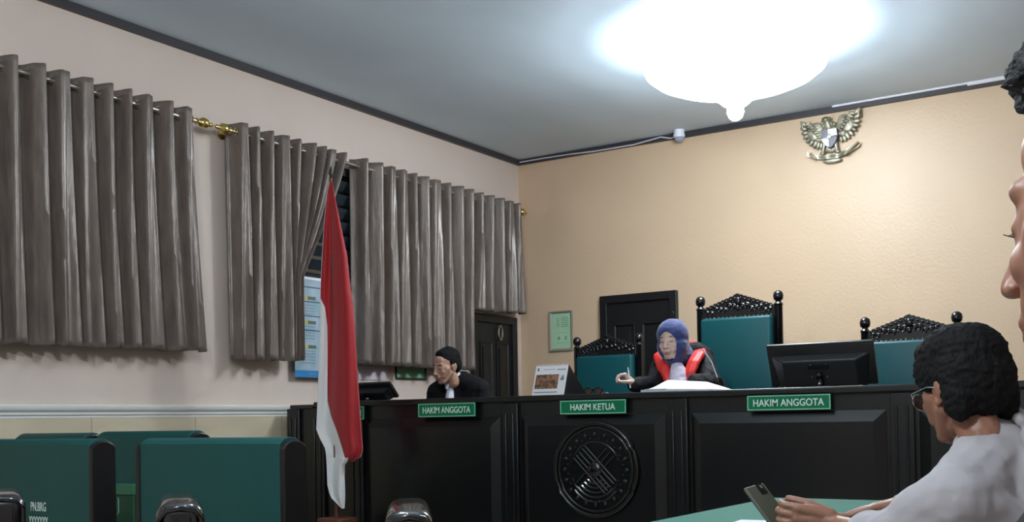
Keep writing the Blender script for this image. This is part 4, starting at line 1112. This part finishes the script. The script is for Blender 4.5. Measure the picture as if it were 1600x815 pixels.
# ---- man in black jacket
hc = onY(697, 572, 6.1)
H = headM(hc, -.3, .26, .03)
nk = onY(714, 590, 6.24)
J = dict(neck=nk+Vector((0, .0, .015)), fwd=(0, -1, 0), floor=PLAT)
J['shR'] = nk+Vector((-.17, -.02, -.1)); J['shL'] = nk+Vector((.19, .02, -.085))
J['chest'] = nk+Vector((.0, .02, -.24)); J['pelvis'] = Vector((nk.x, 6.45, .83))
J['elR'] = nk+Vector((-.24, .0, -.36)); J['elL'] = nk+Vector((.26, .04, -.36))
J['wrR'] = Vector((nk.x-.1, 6.06, .97)); J['wrL'] = Vector((nk.x+.1, 6.08, .97))
th = thing('person', 'man in black jacket and white collar looking down behind the bench', 'person', (nk.x, 6.4, PLAT))
sk = skin('man_skin', (176, 136, 116), H, LIP((140, 84, 76))+EYE+BROW((40, 30, 28)))
hands = (dict(wrist=J['wrR'], dirv=(.8, -.1, -.3), palm_n=(0, .3, -1), right=True, curl=(.2, .25, .2)), dict(wrist=J['wrL'], dirv=(-.8, .3, -.3), palm_n=(0, .3, -1), right=False, curl=(.2, .25, .2)))
make_body(th, J, H, sk, .0035, hands)
mb = MB(); body_solids(mb, J, .014); ja = cloth('jacket', th, mb, 'jacket', .006, 5, .004, 12)
mb = MB(); leg_solids(mb, J, .012); cloth('trousers', th, mb, 'trousers', .008)
mb = MB(); feet_solids(mb, J); cloth('shoes', th, mb, 'shoe', .006, wr=0)
R3 = H.to_3x3()
def man_hair(H, s=1.0, back=-.04):
    mb = MB(); R3 = H.to_3x3()
    def e(c, r, rot=None): mb.ell(H @ (Vector(c)*s), [x*s for x in r], R3 @ rot if rot is not None else R3, 24, 16)
    e((0, .03, .054), (.079, .092, .078)); e((0, .062, .008), (.072, .058, .074)); e((0, -.008, .09), (.056, .05, .034)); 
    e((.068, .022, .03), (.014, .035, .04)); e((-.068, .022, .03), (.014, .035, .04))
    return mb
cloth('hair', th, man_hair(H), 'hair', .004, 4, .003, 60, label='short black hair')
f_ = lambda x, y, z: H @ Vector((x, y, z))
mb = MB(); nb = J['neck']
ang = [2*PI*i/20 for i in range(20)]
mb.tube([nb+Vector((.066*math.cos(a_), -.008+.066*math.sin(a_)-.012*0, .012+.018*math.sin(a_))) for a_ in ang], .011, 8, True)
mb.chain([nb+Vector((.055, -.05, .012)), nb+Vector((.012, -.112, -.05)), nb+Vector((.0, -.12, -.09))], [.011, .013, .012]); mb.chain([nb+Vector((-.055, -.05, .012)), nb+Vector((-.012, -.112, -.05)), nb+Vector((0, -.12, -.09))], [.011, .013, .012])
mb.chain([nb+Vector((0, -.08, -.085)), nb+Vector((0, -.09, -.16))], [.024, .032])
cloth('shirt_collar', th, mb, 'shirt2', .004, 3, 0, label='white shirt collar')
simple_chair((nk.x, 6.48, PLAT), 0, 'low black chair under the man in the black jacket', back=False, sh=.42)

# ---- man in the white shirt, seated at the table, seen from behind
def dd(px, py, dist): d = ray(px, py); return CAM+d*(dist/d.dot(AF))
hc = dd(1503, 606, 2.45)
H = headM(hc, -2.3, .24, .0)       # faces -X, a little down
nk = dd(1552, 690, 2.42)
J = dict(neck=nk, fwd=(-1, .25, 0), floor=0.0)
J['shL'] = dd(1492, 782, 2.25); J['shR'] = dd(1600, 735, 2.62)
J['chest'] = (J['shL']+J['shR'])/2+Vector((.04, 0, -.13)); J['pelvis'] = J['chest']+Vector((.14, -.02, -.32)); J['pelvis'].z = .52
J['elL'] = dd(1390, 846, 2.36); J['wrL'] = dd(1302, 822, 2.58)
J['elR'] = dd(1490, 822, 2.98); J['wrR'] = dd(1412, 797, 3.05)
J['wrL'].z = max(J['wrL'].z, ZTb+.035); J['wrR'].z = ZTb+.04; J['elR'].z = ZTb+.06; J['elL'].z = max(J['elL'].z, ZTb+.02)
thM = thing('person', 'man with glasses in white shirt, seated at green table, seen from behind', 'person', (J['pelvis'].x, J['pelvis'].y, 0))
sk = skin('tan_skin', (150, 104, 84), H, LIP((120, 72, 66))+BROW((40, 30, 28))+EYE, .45)
hl = dd(1212, 808, 2.60)
hands = (dict(wrist=J['wrL'], dirv=(hl-J['wrL']).normalized(), palm_n=AF*1+Vector((0, 0, .12)), right=False, curl=((.35, .75, .6), (.4, .8, .6), (.4, .8, .6), (.4, .8, .6)), thumb=(.35, .2), thumb_in=.5, spread=.03),
         dict(wrist=J['wrR'], dirv=(dd(1345, 795, 3.07)-J['wrR']).normalized(), palm_n=(0, 0, -1), right=True, curl=(.06, .1, .08), spread=.04))
make_body(thM, J, H, sk, .003, hands)
mb = MB(); body_solids(mb, J, .016, arms=False)
lp1 = J['elL'].lerp(J['wrL'], .35); rp1 = J['elR'].lerp(J['wrR'], .55)
limb(mb, [J['shL'], J['elL'], lp1], [.078, .062, .05]); limb(mb, [J['shR'], J['elR'], rp1], [.076, .06, .046])
mb.chain([nk+Vector((0, 0, -.03)), (J['shL']+J['shR'])/2+Vector((.05, 0, -.02))], [.09, .13])
shirt = cloth('shirt', thM, mb, 'shirt', .006, 6, .007, 11, label='white long sleeved shirt')
ax = (J['shR']-J['shL']).normalized(); bkd = Vector((1, -.15, 0)).normalized()
# collar
mb = MB(); upv = (hc-nk).normalized()
Bn = basis((H @ Vector((0, .03, -.12)))-nk)
mb.tube([nk+Vector((.01, 0, .0))+Bn @ Vector((.069*math.cos(a_), .069*math.sin(a_), .008)) for a_ in ang], .012, 8, True)
mb.tube([nk+Vector((.01, 0, .0))+Bn @ Vector((.078*math.cos(a_), .078*math.sin(a_), -.012)) for a_ in ang], .012, 8, True)
cloth('collar', thM, mb, 'shirt', .004, 3, .002, par=shirt)
mb = MB()
pts = [dd(1556, 690, 2.2), dd(1536, 720, 2.17), dd(1562, 770, 2.15), dd(1580, 812, 2.15)]
mb = MB(); leg_solids(mb, J, .012); cloth('trousers', thM, mb, 'trousers', .008)
mb = MB(); feet_solids(mb, J); cloth('shoes', thM, mb, 'shoe', .006, wr=0)
mb = man_hair(H, 1.06); R3 = H.to_3x3()
mb.ell(H @ Vector((0, .05, .015)), (.09, .08, .1), R3); mb.ell(H @ Vector((0, -.035, .098)), (.072, .062, .036), R3); mb.ell(H @ Vector((0, .01, .075)), (.09, .1, .07), R3)
for s_ in (-1, 1): mb.ell(H @ Vector((s_*.074, -.005, .045)), (.016, .055, .05), R3); mb.ell(H @ Vector((s_*.06, .055, -.03)), (.03, .04, .06), R3)
cloth('hair', thM, mb, 'hair', .004, 3, .0035, 60, label='thick black hair')
# glasses
gl = thing('glasses', 'thin metal framed glasses worn by the man in the white shirt', 'glasses', H @ Vector((0, -.1, 0)))
fr = MB()
for s in (-1, 1):
    fr.tube([f3 for f3 in [H @ Vector((s*.034+.026*math.cos(a_)*(1), -.112+.012*abs(math.cos(a_))*(1 if s*math.cos(a_) > 0 else 0), -.004+.019*math.sin(a_))) for a_ in ang]], .0013, 6, True)
fr.tube([H @ Vector((-.009, -.113, .004)), H @ Vector((0, -.118, .007)), H @ Vector((.009, -.113, .004))], .0014, 6)
part('rims', fr, 'chrome', gl, True)
mb = MB()
for s in (-1, 1): mb.add([H @ Vector((s*.034+.0255*math.cos(a_), -.112+.012*abs(math.cos(a_))*(1 if s*math.cos(a_) > 0 else 0), -.004+.0185*math.sin(a_))) for a_ in ang], [tuple(range(20))])
part('lenses', mb, 'lensm', gl, True, smooth=0)
for s in (-1, 1): part('temple', MB().tube([H @ Vector((s*.06, -.1, .006)), H @ Vector((s*.079, -.075, .006)), H @ Vector((s*.084, -.01, .006)), H @ Vector((s*.084, .022, -.004))], .0015, 6), 'chrome', gl, True)
# phone
p0 = dd(1176, 758, 2.72); p1 = dd(1218, 815, 2.67)
ph = thing('mobile_phone', 'olive grey mobile phone held over table by the man in white shirt', 'phone', (p0+p1)/2)
dv = (p0-p1).normalized(); wv_ = (AR-dv*AR.dot(dv)).normalized(); wv_ = (wv_*.8+AF*.6).normalized(); wv_ = (wv_-dv*wv_.dot(dv)).normalized(); nv = dv.cross(wv_)
Rp = Matrix((wv_, nv, dv)).transposed()
part('case', MB().rbox(dv*-.02, (.076, .01, .15), .0045, 3, Rp), 'phone', ph)
cm = MB().rbox(dv*.038+wv_*.014-nv*.0055, (.024, .004, .03), .0018, 2, Rp)
part('camera_bump', cm, 'gloss', ph); part('screen', MB().box(dv*-.02+nv*.0053, (.062, .001, .136), Rp), 'gloss', ph)
part('camera_lens', MB().cone(dv*.044+wv_*.014-nv*.007, dv*.044+wv_*.014-nv*.0085, .005), 'chrome', ph)
simple_chair((J['pelvis'].x+.02, J['pelvis'].y, 0), -PI/2, 'black chair under the man in the white shirt', sh=.42, back=False)

# ---- neighbour at the right edge, very close, face turned away to the left
hc = dd(1805, 325, .73)
HN = headM(hc, -2.05, .1, 0)
nk = HN @ Vector((0, .05, -.16))
J = dict(neck=nk, fwd=(-.8, .6, 0), floor=0)
fx = Vector((-.8, .6, 0)).normalized(); sx_ = Vector((.6, .8, 0)).normalized()
J['shR'] = nk+sx_*.18+Vector((0, 0, -.1)); J['shL'] = nk-sx_*.15+Vector((0, 0, -.11)); J['chest'] = nk+Vector((.03, 0, -.26)); J['pelvis'] = Vector((nk.x+.08, nk.y-.03, .52))
J['elR'] = J['shR']+Vector((.02, 0, -.26)); J['elL'] = J['shL']+Vector((.04, -.02, -.26)); J['wrR'] = J['elR']+fx*.2+Vector((0, 0, -.03)); J['wrL'] = J['elL']+fx*.2+Vector((.0, 0, -.03))
th = thing('person', 'person at right edge, very close, only curly hair and side of face showing', 'person', (J['pelvis'].x, J['pelvis'].y, 0))
sk = skin('brown_skin', (158, 112, 92), HN, LIP((120, 72, 66))+BROW((34, 28, 26))+[((.031, -.09, .0), (.016, .03, .006), (45, 32, 30), .5), ((-.031, -.09, .0), (.016, .03, .006), (45, 32, 30), .5)], .45)
hands = (dict(wrist=J['wrR'], dirv=fx, palm_n=(0, 0, -1), right=True, curl=(.3, .4, .3)), dict(wrist=J['wrL'], dirv=fx, palm_n=(0, 0, -1), right=False, curl=(.3, .4, .3)))
make_body(th, J, HN, sk, .0028, hands)
mb = MB(); body_solids(mb, J, .014); cloth('shirt', th, mb, 'jacket', .007)
mb = MB(); leg_solids(mb, J, .012); cloth('trousers', th, mb, 'trousers', .008)
mb = MB(); feet_solids(mb, J); cloth('shoes', th, mb, 'shoe', .006, wr=0)
mb = MB(); R3 = HN.to_3x3()
mb.ell(HN @ Vector((0, .03, .075)), (.084, .1, .075), R3, 24, 16); mb.ell(HN @ Vector((0, .07, .02)), (.078, .065, .085), R3, 24, 16); mb.ell(HN @ Vector((0, -.031, .107)), (.062, .048, .034), R3, 24, 16)
cloth('hair', th, mb, 'hair2', .0035, 2, .010, 60, label='short curly black hair')
for s in (-1, 1):
    mb = MB()
    for k in range(9):
        x = s*(.018+.003*k); b0 = HN @ Vector((x, -.081+.0006*k, .0)); mb.tube([b0, b0+R3 @ Vector((s*.001, -.004, -.0015)), b0+R3 @ Vector((s*.002, -.0075, .0005))], .0004, 4)
    part('eyelashes', mb, 'hair2', th, True)
simple_chair((J['pelvis'].x, J['pelvis'].y, 0), math.atan2(.6, -.8)+PI/2, 'black chair under the person at the right edge', sh=.42, back=False)
